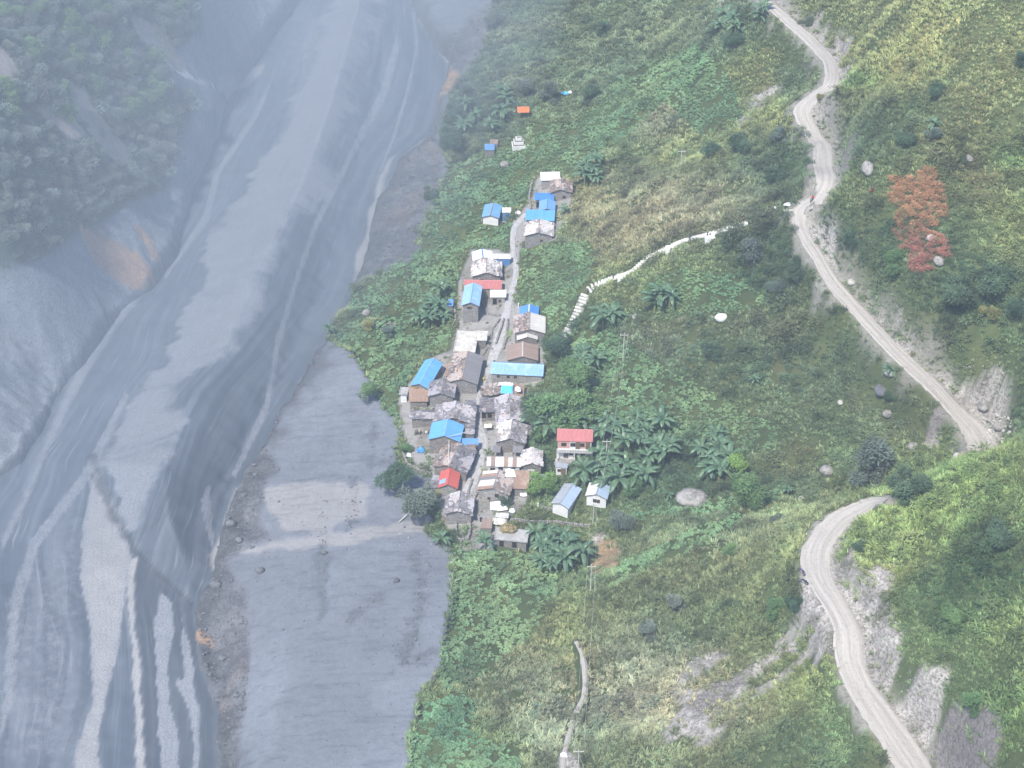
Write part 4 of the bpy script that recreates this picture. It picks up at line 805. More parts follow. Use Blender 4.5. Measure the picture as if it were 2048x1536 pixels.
BAN = [("right of the red roofed house", [(1200, 862), (1260, 850), (1325, 850), (1345, 920), (1335, 968), (1290, 990), (1225, 985), (1160, 985), (1150, 945), (1195, 930)], 26),
 ("right of the big clump", [(1385, 890), (1440, 885), (1462, 930), (1450, 975), (1400, 985), (1380, 940)], 9),
 ("just behind the red roofed house", [(1045, 845), (1110, 835), (1170, 838), (1185, 862), (1105, 870), (1090, 895), (1050, 890)], 12),
 ("below the village foot wall", [(1075, 1065), (1170, 1060), (1175, 1120), (1120, 1150), (1075, 1140), (1050, 1095)], 11),
 ("beside the blue roofs at the village top", [(1165, 338), (1205, 338), (1200, 375), (1150, 390), (1165, 360)], 5),
 ("left of the tall blue roofed house", [(845, 595), (885, 590), (895, 650), (830, 665), (840, 620)], 7),
 ("by the orange roofed hut", [(930, 225), (1010, 200), (1025, 240), (960, 280), (925, 270)], 7),
 ("on the middle slope under the stairs", [(1305, 600), (1350, 600), (1345, 625), (1310, 630)], 3),
 ("below the stair landing on the slope", [(1190, 640), (1225, 630), (1225, 660), (1195, 670)], 3),
 ("beside the eroded bank", [(1150, 730), (1200, 715), (1195, 745), (1160, 760)], 4),
 ("near the top of the upper fields", [(1410, 55), (1530, 30), (1535, 55), (1440, 85)], 6)]
BAN1 = [(1128, 432, 1.0, "banana plant leaning over the blue shed roofs"), (884, 1092, 1.35, "big banana plant with two upright leaves at the silt's edge"), (970, 1098, 1.25, "banana plant beside the hay topped flat roof"), (658, 668, 1.1, "banana plant on the tip of the river bank"), (1865, 262, .9, "banana plant on the grassy shelf above the road"), (1778, 755, 1.0, "banana plant over the rusty leaved rock"), (1508, 770, .9, "lone banana plant in the middle of the slope"), (903, 1008, .8, "broad leaved banana plant beside the red roofed hut"), (1335, 1000, .7, "young banana plant in front of the large clump"), (1575, 990, .9, "banana plant low in the gully near the grey boulder")]
def bananas():
    rr = random.Random(3)
    for where, poly, cnt in BAN:
        P = np.array(poly); pts = []; tr = 0
        while len(pts) < cnt and tr < 3000:
            tr += 1; a, b_ = rr.uniform(P[:, 0].min(), P[:, 0].max()), rr.uniform(P[:, 1].min(), P[:, 1].max())
            if sdpoly(np.array([a]), np.array([b_]), poly)[0] > 0 or any((a - c) ** 2 + ((b_ - d) * 1.3) ** 2 < 15 ** 2 for c, d in pts): continue
            pts.append((a, b_))
        pts.sort(key=lambda q: q[1]); nr = 1 if len(pts) < 5 else (2 if len(pts) < 12 else 4); per = math.ceil(len(pts) / nr)
        RN = {1: [""], 2: ["upper row", "lower row"], 4: ["top row", "second row", "third row", "bottom row"]}[nr]; ON = ["first", "second", "third", "fourth", "fifth", "sixth", "seventh", "eighth"]
        for r_ in range(nr):
            row = sorted(pts[r_ * per:(r_ + 1) * per])
            for i_, (a, b_) in enumerate(row): banana(a, b_, 1.55, "banana plant " + where + ", " + ((RN[r_] + ", ") if RN[r_] else "") + ON[i_] + " from left", "banana plants " + where)
    for a, b_, s, lb in BAN1: banana(a, b_, s, lb, None)

# ------------------------------------------------------------------ building materials
def stonemat(name, c, dark=.55, scale=2.2, mossy=None):
    """rough courses of dry stone"""
    m, t, b = newmat(name); tc = N(t, "ShaderNodeTexCoord"); mp = N(t, "ShaderNodeMapping"); mp.inputs["Scale"].default_value = (1, 1, 2.2); L(t, tc.outputs["Object"], mp.inputs[0])
    v = N(t, "ShaderNodeTexVoronoi"); v.inputs["Scale"].default_value = scale; L(t, mp.outputs[0], v.inputs["Vector"])
    e = N(t, "ShaderNodeTexVoronoi", feature='DISTANCE_TO_EDGE'); e.inputs["Scale"].default_value = scale; L(t, mp.outputs[0], e.inputs["Vector"])
    sp_ = N(t, "ShaderNodeSeparateColor"); L(t, v.outputs["Color"], sp_.inputs[0])
    o = mixc(t, sp_.outputs[0], c, tuple(x * dark for x in c)); n_ = noise(t, .7, 4, tc.outputs["Object"])
    o = mixc(t, ramp(t, n_, .5, .7), o, tuple(x * .75 for x in c)); j = ramp(t, e.outputs["Distance"], .12, .02)
    o = mixc(t, j, o, tuple(x * .4 for x in c)); L(t, o, b.inputs["Base Color"]); b.inputs["Roughness"].default_value = .92
    bump(t, b, e.outputs["Distance"], .12, .9); return m
M_STONE = stonemat("wall_stone_grey", (.40, .375, .365)); M_STONE2 = stonemat("wall_stone_brown", (.36, .325, .30)); M_STONE3 = stonemat("wall_stone_pale", (.50, .47, .45))
def tintmat(name, c, rough=.85):
    """slates: every slab carries its own tone"""
    m, t, b = newmat(name); a = N(t, "ShaderNodeAttribute", attribute_name="tone"); gm = N(t, "ShaderNodeNewGeometry")
    o = mixc(t, 1.0, a.outputs["Color"], c, 'MULTIPLY'); f = noise(t, 2.2, 4, gm.outputs["Position"])
    o = mixc(t, mathn(t, 'MULTIPLY', ramp(t, f, .48, .66), .55), o, mixc(t, 1.0, o, (.45, .43, .42), 'MULTIPLY'))
    g = noise(t, .6, 3, gm.outputs["Position"]); o = mixc(t, mathn(t, 'MULTIPLY', ramp(t, g, .55, .7), .35), o, (.30, .24, .19))
    L(t, o, b.inputs["Base Color"]); b.inputs["Roughness"].default_value = rough; bump(t, b, f, .05); return m
M_SLATE = tintmat("slate", (.95, .93, .95)); 
def sheetmat(name, c, c2=None, c3=None, rough=.45):
    m, t, b = newmat(name); gm = N(t, "ShaderNodeNewGeometry"); oi = N(t, "ShaderNodeObjectInfo"); tc = N(t, "ShaderNodeTexCoord")
    mp = N(t, "ShaderNodeMapping"); mp.inputs["Scale"].default_value = (2.5, .35, .35); L(t, tc.outputs["Object"], mp.inputs[0])
    f = noise(t, 1.0, 4, mp.outputs[0]); g = noise(t, .8, 4, gm.outputs["Position"])
    o = mixc(t, ramp(t, f, .35, .7), c, c2 or tuple(x * .82 for x in c))
    o = mixc(t, mathn(t, 'MULTIPLY', ramp(t, g, .5, .68), .75 if c3 else .3), o, c3 or tuple(min(1, x * 1.12 + .05) for x in c))
    o = mixc(t, mathn(t, 'MULTIPLY', oi.outputs["Random"], .22), o, tuple(x * .6 for x in c))
    L(t, o, b.inputs["Base Color"]); b.inputs["Roughness"].default_value = rough; b.inputs["Specular IOR Level"].default_value = .5; return m
SH = dict(blue=sheetmat("sheet_blue", (.15, .33, .62)), sky=sheetmat("sheet_bright_blue", (.13, .38, .74)), pale=sheetmat("sheet_faded_blue", (.28, .47, .72), c3=(.42, .58, .76)),
 royal=sheetmat("sheet_royal_blue", (.07, .24, .66)), red=sheetmat("sheet_red", (.55, .12, .10), rough=.6), pink=sheetmat("sheet_rose_red", (.50, .175, .17), rough=.6), white=sheetmat("sheet_white", (.72, .74, .78)),
 tin=sheetmat("sheet_weathered_tin", (.36, .39, .43), (.28, .31, .35)), bluetin=sheetmat("sheet_blue_grey", (.30, .40, .53), (.34, .42, .52)), rust=sheetmat("sheet_rust", (.27, .17, .13), (.34, .23, .17), (.40, .32, .26), .85), brown=sheetmat("sheet_brown", (.24, .17, .15), (.30, .22, .18), None, .8), orange=sheetmat("sheet_orange", (.75, .22, .08), rough=.7),
 darkt=sheetmat("sheet_dark_grey", (.17, .165, .18), (.22, .21, .22), None, .8), stripe=sheetmat("sheet_pale_stripe", (.62, .60, .58), (.45, .43, .40), None, .8), cream=sheetmat("sheet_cream", (.80, .78, .70)))
M_WHITE = plain("whitewash", (.78, .77, .75), .85, .12, .8, c3=(.62, .60, .57)); M_WOOD = plain("timber", (.20, .14, .095), .85, .4, 4, stretch=(4, 4, .6)); M_DARK = plain("dark_interior", (.02, .02, .024), .95, .2)
M_CONC = plain("concrete", (.42, .41, .40), .9, .25, 1.2, bmp=.04, c3=(.30, .29, .28)); M_FLAT = plain("lime_plaster_roof", (.60, .57, .52), .9, .25, .9, bmp=.05, c3=(.40, .37, .34)); M_PINKW = plain("wall_pink", (.62, .36, .31), .9, .2); M_BLUEW = plain("wall_blue", (.10, .24, .50), .9, .2); M_WPAINT = plain("white_paint", (.82, .81, .78), .6, .06)
M_BLUETARP = plain("tarpaulin_blue", (.08, .30, .78), .5, .3, 1.5); M_CYAN = plain("tarpaulin_light_blue", (.12, .55, .85), .5, .2, 2); M_WTARP = plain("tarpaulin_white", (.80, .81, .84), .5, .15, 1.2); M_HAY = plain("hay", (.30, .23, .12), 1, .5, 3, bmp=.15, c3=(.40, .33, .19)); M_CLOTH = plain("cloth_dark", (.03, .03, .05), .9); M_POLE = plain("bleached_timber", (.55, .53, .48), .8, .2); M_METAL = plain("galvanised_metal", (.45, .46, .48), .45, .15, metal=.4); M_WIRE = plain("cable", (.62, .63, .64), .6, .1); M_ROCK = plain("boulder_stone", (.38, .36, .34), .9, .4, .9, bmp=.3, c3=(.17, .165, .15)); M_ROCKW = plain("boulder_white", (.52, .49, .45), .9, .3, .8, bmp=.1, c3=(.33, .31, .29)); M_ROCKD = plain("boulder_dark", (.16, .165, .18), .9, .35, .8, bmp=.12); M_YEL = plain("yellow_cloth", (.62, .45, .08), .9)

def empty(name, loc, rz=0, label=None, cat=None, group=None):
    e = bpy.data.objects.new(name, None); C.objects.link(e); e.location = loc; e.rotation_euler = (0, 0, rz); setattrs(e, label, cat, group); return e
def box(V, F, x0, y0, z0, x1, y1, z1):
    k = len(V); V += [(x0, y0, z0), (x1, y0, z0), (x1, y1, z0), (x0, y1, z0), (x0, y0, z1), (x1, y0, z1), (x1, y1, z1), (x0, y1, z1)]
    F += [(k, k + 3, k + 2, k + 1), (k + 4, k + 5, k + 6, k + 7), (k, k + 1, k + 5, k + 4), (k + 1, k + 2, k + 6, k + 5), (k + 2, k + 3, k + 7, k + 6), (k + 3, k, k + 4, k + 7)]
def box_obj(name, a, b_, mat, parent=None):
    V, F = [], []; box(V, F, *a, *b_); return mesh_obj(name, V, F, mat, parent)
_sheet_cache = {}
def sheet_mesh(w_, l_, mat):
    """one ribbed roof sheet, w wide, l down the slope (local x, -y), a few triangles"""
    key = (round(w_, 2), round(l_, 2), mat.name)
    if key in _sheet_cache: return _sheet_cache[key]
    V, F = [], []; xs = []
    for i in range(4): c = (i + .5) / 4 * w_; xs += [(c - w_ * .10, 0), (c - w_ * .035, .035), (c + w_ * .035, .035), (c + w_ * .10, 0)]
    xs = [(0, 0)] + xs + [(w_ + .03, 0.004)]
    for (x, z) in xs: V += [(x, 0, z), (x, -l_, z)]
    for i in range(len(xs) - 1): F.append((2 * i, 2 * i + 1, 2 * i + 3, 2 * i + 2))
    k = len(V); V += [(0, 0, -.03), (0, -l_, -.03), (w_, -l_, -.03), (w_, 0, -.03)]; F.append((k, k + 3, k + 2, k + 1)); F += [(1, k + 1, k + 2, 2 * len(xs) - 1)]
    me = bpy.data.meshes.new("roof_sheet"); me.from_pydata(V, [], F); me.materials.append(mat); me.update(); _sheet_cache[key] = me; return me
def plane_frame(O, Uv, Vv):
    """matrix whose x runs along U, -y down V, z off the roof"""
    x = Vector(Uv).normalized(); y = -Vector(Vv).normalized(); z = x.cross(y); y = z.cross(x)
    M = Matrix((x, y, z)).transposed().to_4x4(); M.translation = Vector(O); return M
def tin_plane(parent, O, Uv, Vv, mats, sw=.95, rng=None):
    U_, V_ = Vector(Uv).length, Vector(Vv).length; n_ = max(1, round(U_ / sw)); w_ = U_ / n_; M = plane_frame(O, Uv, Vv)
    for i in range(n_):
        mt = mats if not isinstance(mats, list) else mats[i % len(mats)]
        o = bpy.data.objects.new("roof_sheet", sheet_mesh(w_, V_, mt)); C.objects.link(o); o.parent = parent
        o.matrix_local = M @ Matrix.Translation((i * w_, 0, .008 * (i % 2))) @ Matrix.Rotation(random.uniform(-.006, .006), 4, 'X')
def slate_plane(parent, O, Uv, Vv, tone=(.36, .35, .37), var=.3, light=.18, name="slates", size=(.62, .40), drop=0.03, warm=0.0, holes=0.02):
    """rows of lapped, uneven stone slabs joined into one part"""
    U_, V_ = Vector(Uv).length, Vector(Vv).length; M = plane_frame(O, Uv, Vv); V, F, T = [], [], []; rows = max(2, int(V_ / size[1])); rr = random
    ph = rr.uniform(0, 6)
    for r in range(rows + 1):
        y0 = -r * V_ / (rows + .35); u = -rr.uniform(0, .3)
        while u < U_:
            w_ = size[0] * rr.uniform(.55, 1.5)
            if rr.random() > holes:
                l_ = V_ / rows * rr.uniform(1.25, 1.6); a0 = y0 + rr.uniform(-.04, .1); a1 = max(a0 - l_, -V_ - rr.uniform(0, .22)); u1 = min(u + w_, U_ + .12)
                sag = -.10 * math.sin(math.pi * min(max(u / U_, 0), 1)) * math.sin(math.pi * min(-y0 / V_, 1)) + .05 * math.sin(u * 1.3 + ph)
                z0 = .0 + sag + rr.uniform(0, .03); z1 = .06 + sag + rr.uniform(0, .07); th = rr.uniform(.03, .06); sk = rr.uniform(-.09, .09); k = len(V)
                V += [(u, a0, z0), (u1, a0 + sk, z0), (u1 + rr.uniform(-.08, .05), a1 + sk + rr.uniform(-.08, .08), z1 + rr.uniform(-.02, .03)), (u + rr.uniform(-.05, .08), a1, z1)]
                V += [(p[0], p[1], p[2] - th) for p in V[k:k + 4]]
                F += [(k, k + 3, k + 2, k + 1), (k + 3, k + 7, k + 6, k + 2), (k, k + 4, k + 7, k + 3), (k + 2, k + 6, k + 5, k + 1)]
                g = rr.gauss(0, var * .55); c = [max(.03, x * (1 + g)) for x in tone]
                nz_ = math.sin(u * .8 + ph) + math.sin(y0 * 1.1 + ph * 2) + rr.gauss(0, .5)
                if nz_ > 1.35 - light * 4 or rr.random() < light * .35: c = [min(.85, x * 1.65 + .06) for x in tone]
                if rr.random() < warm: c = [x * y_ for x, y_ in zip(c, (1.08, .88, .76))]
                T += [c] * 4
            u += w_
    k = len(V); V += [(0, 0, -.1), (U_, 0, -.1), (U_, -V_, -.1), (0, -V_, -.1)]; F.append((k, k + 3, k + 2, k + 1)); T.append([x * .4 for x in tone])
    V = [tuple(M @ Vector(p)) for p in V]
    o = mesh_obj(name, V, F, M_SLATE, parent); a = o.data.attributes.new("tone", 'FLOAT_COLOR', 'FACE'); a.data.foreach_set("color", np.concatenate([np.array(T), np.ones((len(T), 1))], 1).ravel())
    bpy.context.view_layer.objects.active = None; o["kind"] = "stuff"; return o
def roof_plane(parent, O, Uv, Vv, roof):
    if isinstance(roof, dict): slate_plane(parent, O, Uv, Vv, **roof)
    elif isinstance(roof, list): tin_plane(parent, O, Uv, Vv, [SH[r] for r in roof])
    else: tin_plane(parent, O, Uv, Vv, SH[roof])
def ridge_cap(parent, a, b_, mat, w_=.28):
    a, b_ = Vector(a), Vector(b_); d = (b_ - a).normalized(); s = d.cross(Vector((0, 0, 1))).normalized() * w_ / 2; u = Vector((0, 0, .05)); dn = Vector((0, 0, -.06))
    V = [a - s + dn, a + u, a + s + dn, b_ - s + dn, b_ + u, b_ + s + dn]; mesh_obj("ridge_cap", V, [(0, 1, 4, 3), (1, 2, 5, 4), (0, 3, 5, 2), (0, 2, 1), (3, 4, 5)], mat, parent)
def window(parent, x, y, z, w_=.8, h=.8, frame=None, ax='x'):
    """frame proud of the wall with a recessed dark pane behind"""
    e = .07; V, F = [], []
    def bx(a0, b0, a1, b1, d0, d1):
        if ax == 'x': box(V, F, x + a0, y + d0, z + b0, x + a1, y + d1, z + b1)
        else: box(V, F, x + d0, y + a0, z + b0, x + d1, y + a1, z + b1)
    d0, d1 = (-.07, .02)
    bx(-w_ / 2 - e, -e, w_ / 2 + e, 0, d0, d1); bx(-w_ / 2 - e, h, w_ / 2 + e, h + e, d0, d1); bx(-w_ / 2 - e, 0, -w_ / 2, h, d0, d1); bx(w_ / 2, 0, w_ / 2 + e, h, d0, d1); bx(-.03, 0, .03, h, d0 + .01, d1)
    f = mesh_obj("window", V, F, frame or M_WOOD, parent); V, F = [], []; bx(-w_ / 2, 0, w_ / 2, h, -.03, -.008); mesh_obj("pane", V, F, M_DARK, f); return f
def door(parent, x, y, z, w_=.85, h=1.8, mat=None):
    V, F = [], []; box(V, F, x - w_ / 2 - .08, y - .06, z, x - w_ / 2, y + .02, z + h + .08); box(V, F, x + w_ / 2, y - .06, z, x + w_ / 2 + .08, y + .02, z + h + .08); box(V, F, x - w_ / 2, y - .06, z + h, x + w_ / 2, y + .02, z + h + .08)
    f = mesh_obj("door", V, F, M_WOOD, parent); V, F = [], []; box(V, F, x - w_ / 2, y - .04, z, x + w_ / 2, y - .01, z + h); mesh_obj("door_leaf", V, F, mat or M_DARK, f)

SLG = dict(tone=(.26, .25, .26), var=.38, light=.16, warm=.05); SLW = dict(tone=(.34, .325, .315), var=.4, light=.3, warm=.07); SLD = dict(tone=(.19, .185, .20), var=.35, light=.09, warm=.1); SLR = dict(tone=(.25, .22, .205), var=.45, light=.17, warm=.28)
def house(FL, FR, BL, form, roof, wall, label, name="house", cat="house", He=2.5, rise=None, ridge=None, oh=.3, wins=(), doors=(), side_wins=(), roof2=None, cap=True, drop=2.0, gable_wall=None, no_wall=False, yr=.5):
    """a house from three eave corners of its roof as seen in the photograph, standing on the ground below"""
    zg = 0.0
    for _ in range(4):
        a, b_, c = (Vector(on_plane(p[0], p[1], zg + He)) for p in (FL, FR, BL))
        cx_, cy_ = (b_.x + c.x) / 2, (b_.y + c.y) / 2; zg = float(Hz((a.x + b_.x) / 2 * .6 + cx_ * .4, (a.y + b_.y) / 2 * .6 + cy_ * .4)) + .08
    e1 = b_ - a; e2 = c - a; th1 = math.atan2(e1.y, e1.x); th2 = math.atan2(e2.y, e2.x) - math.pi / 2
    w1_, w2_ = e1.length, e2.length; th = (th1 * w1_ + th2 * w2_) / (w1_ + w2_)
    W = w1_ * abs(math.cos(th1 - th)); Ln = e2.x * -math.sin(th) + e2.y * math.cos(th); Ln = max(Ln, .8)
    if isinstance(roof, dict) and W > 4: W *= 1.08; Ln *= 1.05
    ctr = (b_ + c) / 2; O = ctr - Vector((math.cos(th), math.sin(th), 0)) * 0 - Vector((-math.sin(th), math.cos(th), 0)) * Ln / 2
    e = empty(name, (O.x, O.y, zg), th, label, cat)
    FOOT.append((ctr.x, ctr.y, W / 2, Ln / 2, th))
    hw, x0, x1, y0, y1 = W / 2, -W / 2 + oh, W / 2 - oh, oh, Ln - oh
    if form in ('gable', 'cross', 'mono') and rise is None: rise = {'gable': W * .17, 'cross': Ln * .2, 'mono': Ln * .22}[form]
    # walls
    if not no_wall:
        V = [(x0, y0, -drop), (x1, y0, -drop), (x1, y1, -drop), (x0, y1, -drop)]; F = []; he = He - .06
        if form == 'gable': V += [(x0, y0, he), (x1, y0, he), (x1, y1, he), (x0, y1, he), (0, y0, he + rise * x1 / hw), (0, y1, he + rise * x1 / hw)]; F = [(0, 1, 5, 8, 4), (2, 3, 7, 9, 6), (1, 2, 6, 5), (3, 0, 4, 7), (4, 8, 9, 7), (8, 5, 6, 9)]
        elif form == 'cross': 
            ym = Ln * yr; V += [(x0, y0, he), (x1, y0, he), (x1, y1, he), (x0, y1, he), (x0, ym, he + rise * .9), (x1, ym, he + rise * .9)]; F = [(0, 1, 5, 4), (2, 3, 7, 6), (1, 2, 6, 9, 5), (3, 0, 4, 8, 7), (4, 5, 9, 8), (8, 9, 6, 7)]
        elif form == 'mono': V += [(x0, y0, he), (x1, y0, he), (x1, y1, he + rise * .93), (x0, y1, he + rise * .93)]; F = [(0, 1, 5, 4), (2, 3, 7, 6), (1, 2, 6, 5), (3, 0, 4, 7), (4, 5, 6, 7)]
        else: V += [(x0, y0, he), (x1, y0, he), (x1, y1, he), (x0, y1, he)]; F = [(0, 1, 5, 4), (2, 3, 7, 6), (1, 2, 6, 5), (3, 0, 4, 7), (4, 5, 6, 7)]
        mesh_obj("wall", V, F, wall, e)
    else:
        for (px_, py_) in ((x0, y0), (x1, y0), (x0, y1), (x1, y1)): box_obj("post", (px_ - .07, py_ - .07, -drop), (px_ + .07, py_ + .07, He + (rise or 0) * (.9 if form == 'mono' and py_ == y1 else 0) - .05), M_WOOD, e)
    r2 = roof2 or roof; z = He
    if form == 'gable':
        roof_plane(e, (0, Ln, z + rise), (0, -Ln, 0), (-hw, 0, -rise), roof); roof_plane(e, (0, 0, z + rise), (0, Ln, 0), (hw, 0, -rise), r2)
        if cap: ridge_cap(e, (0, -.03, z + rise + .06), (0, Ln + .03, z + rise + .06), cap if not isinstance(cap, bool) else (SH[roof] if isinstance(roof, str) else M_STONE))
        for s in (-1, 1): box_obj("barge_board", (-.02, -.02, -.1), (math.hypot(hw, rise), .03, .02), M_WOOD, e).matrix_local = Matrix.Translation((0, .0, z + rise - .02)) @ Matrix.Rotation(0 if s > 0 else math.pi, 4, 'Z') @ Matrix.Rotation(math.atan2(rise, hw), 4, 'Y')
    elif form == 'cross':
        ym = Ln * yr; roof_plane(e, (-hw, ym, z + rise), (W, 0, 0), (0, -ym, -rise), roof); roof_plane(e, (hw, ym, z + rise), (-W, 0, 0), (0, Ln - ym, -rise), r2)
        if cap: ridge_cap(e, (-hw, ym, z + rise + .06), (hw, ym, z + rise + .06), SH[roof] if isinstance(roof, str) else M_STONE)
    elif form == 'mono': roof_plane(e, (-hw, Ln, z + rise), (W, 0, 0), (0, -Ln, -rise), roof)
    elif form == 'flat':
        box_obj("roof_slab", (-hw, 0, He), (hw, Ln, He + .2), roof, e)
        V, F = [], []; box(V, F, -hw, 0, He + .2, hw, .15, He + .34); box(V, F, -hw, .15, He + .2, -hw + .15, Ln, He + .34); box(V, F, hw - .15, .15, He + .2, hw, Ln, He + .34); mesh_obj("parapet", V, F, roof, e)
    for wd in wins: window(e, x0 + (x1 - x0) * wd[0], y0, wd[1], wd[2] if len(wd) > 2 else .75, wd[3] if len(wd) > 3 else .75, wd[4] if len(wd) > 4 else None)
    for dd in doors: door(e, x0 + (x1 - x0) * dd[0], y0, dd[2] if len(dd) > 2 else 0.0, .85, dd[1] if len(dd) > 1 else 1.8, dd[3] if len(dd) > 3 else None)
    return e, W, Ln, (x0, x1, y0, y1)

# ------------------------------------------------------------------ the village, top to bottom
def village():
    h = house
    h((1081, 362), (1120, 360), (1081, 348), 'mono', 'white', M_STONE3, "small shed with striped white tin roof at the village top", "shed", "shed", 2.4, doors=((.8, 1.7),), rise=.5)
    h((1101, 385), (1142, 384), (1103, 363), 'gable', SLR, M_STONE, "topmost stone house with brown patched slate roof", wins=((.65, .7, .7, .6),))
    h((1069, 400), (1108, 400.5), (1069, 389), 'mono', 'royal', M_STONE3, "narrow blue shed roof below the topmost slate house", "shed", "shed", 2.4, rise=.5, doors=((.15, 1.7),))
    h((1076, 422), (1109, 422), (1080, 402), 'gable', 'blue', M_STONE3, "small blue gabled hut wedged between two blue sheds", "hut", "hut", 2.3)
    h((1051, 440), (1109, 443), (1052, 422.5), 'mono', 'sky', M_STONE, "long bright blue lean-to roof above a pale slate house", "shed", "shed", 2.5, rise=.6)
    h((1050, 471), (1105, 472), (1051, 446), 'gable', SLW, M_STONE, "slate house with white blotched roof below the blue lean-to", He=2.6, wins=((.6, .8, .6, .5),))
    h((963, 434), (998, 436.5), (970, 409), 'gable', 'blue', M_WHITE, "detached blue roofed house with white gable in the green field", He=2.3, rise=.7, cap=SH['brown'])
    h((1004, 425), (1022, 425), (1004, 417), 'mono', 'cream', M_BLUEW, "tiny white roofed annex with blue wall beside the detached house", "annex", "annex", 2.2, rise=.3, oh=.12)
    h((944, 523), (985, 519), (945, 505), 'gable', 'white', M_STONE3, "white tin roof with a blue ridge strip behind the pale slate house", He=2.8, cap=SH['royal'])
    h((985, 518), (1021, 518), (986, 510), 'mono', 'stripe', M_BLUEW, "blue walled shed with narrow weathered roof beside the lane", "shed", "shed", 2.4, oh=.15, rise=.4)
    h((946, 551.5), (1002, 552.5), (945, 524), 'gable', SLW, M_STONE, "pale slate house with dark square window directly above the red roof", He=2.7, rise=1.2, wins=((.33, 1.2, .6, .5),))
    h((928, 577), (1004, 579), (928, 560), 'cross', 'pink', M_STONE3, "long rose red roof across, crossed by the tall blue house", "shed", "shed", 2.8, yr=.75, rise=.7)
    h((924, 610), (960, 613.5), (928, 570), 'gable', 'pale', M_STONE, "tallest house with faded blue roof and high narrow stone gable", He=5.0, rise=1.0, wins=((.35, 3.9, .45, .5), (.5, 3.9, .45, .5)), gable_wall=None, oh=.35)
    h((980, 594.7), (1012, 594.7), (980.5, 583), 'mono', 'cream', M_STONE3, "little shed with plain white roof beside the paved yard", "shed", "shed", 2.3, rise=.5, doors=((.25, 1.7),), wins=((.62, .8, .5, .6),))
    h((893, 612), (906, 612), (894, 601), 'mono', 'blue', M_STONE2, "tiny blue roofed hut among the banana leaves", "hut", "hut", 2.0, rise=.4, oh=.12)
    h((1037, 636), (1076, 637), (1040, 613), 'gable', 'royal', M_STONE, "deep blue gabled roof with pale ridge right of the lane", He=2.7, cap=SH['white'])
    h((1028, 666), (1087, 665), (1032, 634), 'gable', SLR, M_STONE, "patched rust and slate roofed house below the deep blue roof", He=2.8, rise=1.2, roof2='stripe')
    h((1033, 681), (1075, 679), (1034, 670), 'gable', 'stripe', M_STONE2, "small pale porch roof under the patched gable", "porch", "porch", 2.1, rise=.9, oh=.15)
    h((1014, 720.5), (1077, 721.5), (1014, 691), 'gable', 'brown', M_STONE2, "brown tin roofed house with pale slate strip above the long blue roof", He=2.6, rise=1.2, cap=M_FLAT)
    h((979, 748.5), (1085, 752), (985, 723.6), 'cross', 'pale', M_STONE3, "long blue roofed house lying across, three small windows below its eave", He=2.7, yr=.62, rise=1.0, wins=((.13, 1.6, .55, .55), (.33, 1.6, .55, .55), (.47, 1.6, .55, .55)))
    h((905, 705), (949, 706), (916, 663), 'flat', M_FLAT, M_STONE2, "flat pale plastered roof at the head of the left row", He=2.6)
    h((950, 682), (973, 682), (954, 663), 'flat', M_FLAT, M_STONE2, "short flat plastered wing beside the lane wall", "annex", "annex", 2.6)
    h((898, 762), (956, 770), (905, 708), 'gable', SLR, M_STONE, "longest slate house of the left row with dark tin right slope", He=3.0, rise=1.3, roof2=['darkt', 'darkt', 'darkt'], cap=True)
    h((820, 771), (856, 778), (851, 720), 'gable', 'sky', M_STONE2, "long bright blue roof set at an angle beside the crops", He=3.0, rise=1.0, cap=SH['pale'])
    h((859, 791), (907, 795), (862, 763), 'gable', SLD, M_STONE, "dark slate house in front of the angled blue roof", He=2.9, rise=1.2)
    h((818, 803), (857, 804), (818, 779), 'mono', 'rust', M_STONE2, "low rusty tin shed carrying a dry haystack", "shed", "shed", 2.0, rise=.7)
    h((798, 790), (815, 791), (801, 775), 'flat', M_CONC, M_WHITE, "small square concrete hut at the crop field's corner", "hut", "hut", 2.2)
    h((824, 836), (868, 838), (822, 820), 'cross', SLD, M_STONE2, "low dark slate roof over the open firewood shed", "shed", "shed", 2.6, rise=.6)
    h((871, 842), (946, 848), (875, 811), 'gable', SLG, M_STONE, "widest grey slate roof behind the brightest blue one", He=2.8, rise=1.5)
    h((856, 879), (921, 885), (864, 845), 'gable', 'sky', M_STONE2, "brightest blue roofed house in the lower left row", He=3.6, rise=1.5, wins=((.38, .4, .5, .4),), cap=SH['pale'])
    h((922, 890), (956, 890), (924, 879), 'mono', 'blue', M_STONE2, "low blue lean-to beside the lane", "shed", "shed", 2.2, rise=.35, oh=.12)
    h((980, 791), (1045, 793), (982, 770), 'gable', SLR, M_STONE2, "rust streaked slate roof half under the big tree", He=2.6, rise=1.1, roof2='rust')
    h((992, 846), (1046, 842), (994, 799), 'gable', SLG, M_STONE, "slate house with light blue and white plastic sheets near its ridge", He=2.7, rise=1.3)
    h((960, 823.5), (992, 822.5), (962, 799), 'mono', SLD, M_STONE2, "small slate hut with two dark openings and a timber balcony", "hut", "hut", 2.9, rise=.5, doors=((.15, 1.5, .8), (.6, 1.3, .9)))
    h((992, 884), (1049, 887), (997, 848), 'gable', SLW, M_STONE2, "house whose pale slates ripple down the left slope", He=2.8, rise=1.4, roof2=SLG)
    h((972, 933), (1041, 934), (975, 912), 'cross', ['stripe', 'brown', 'white', 'stripe', 'rust', 'stripe', 'brown'], M_WHITE, "striped tin roofed house with white front and two dark doorways", He=2.3, yr=.7, rise=.8, wins=((.15, 1.0, .9, .6),), doors=((.4, 1.8), (.8, 1.8)))
    h((1043, 932), (1082, 931), (1046, 903), 'gable', SLW, M_STONE2, "rounded pale slate roof right of the striped tin roof", He=2.4, rise=1.0, cap=False)
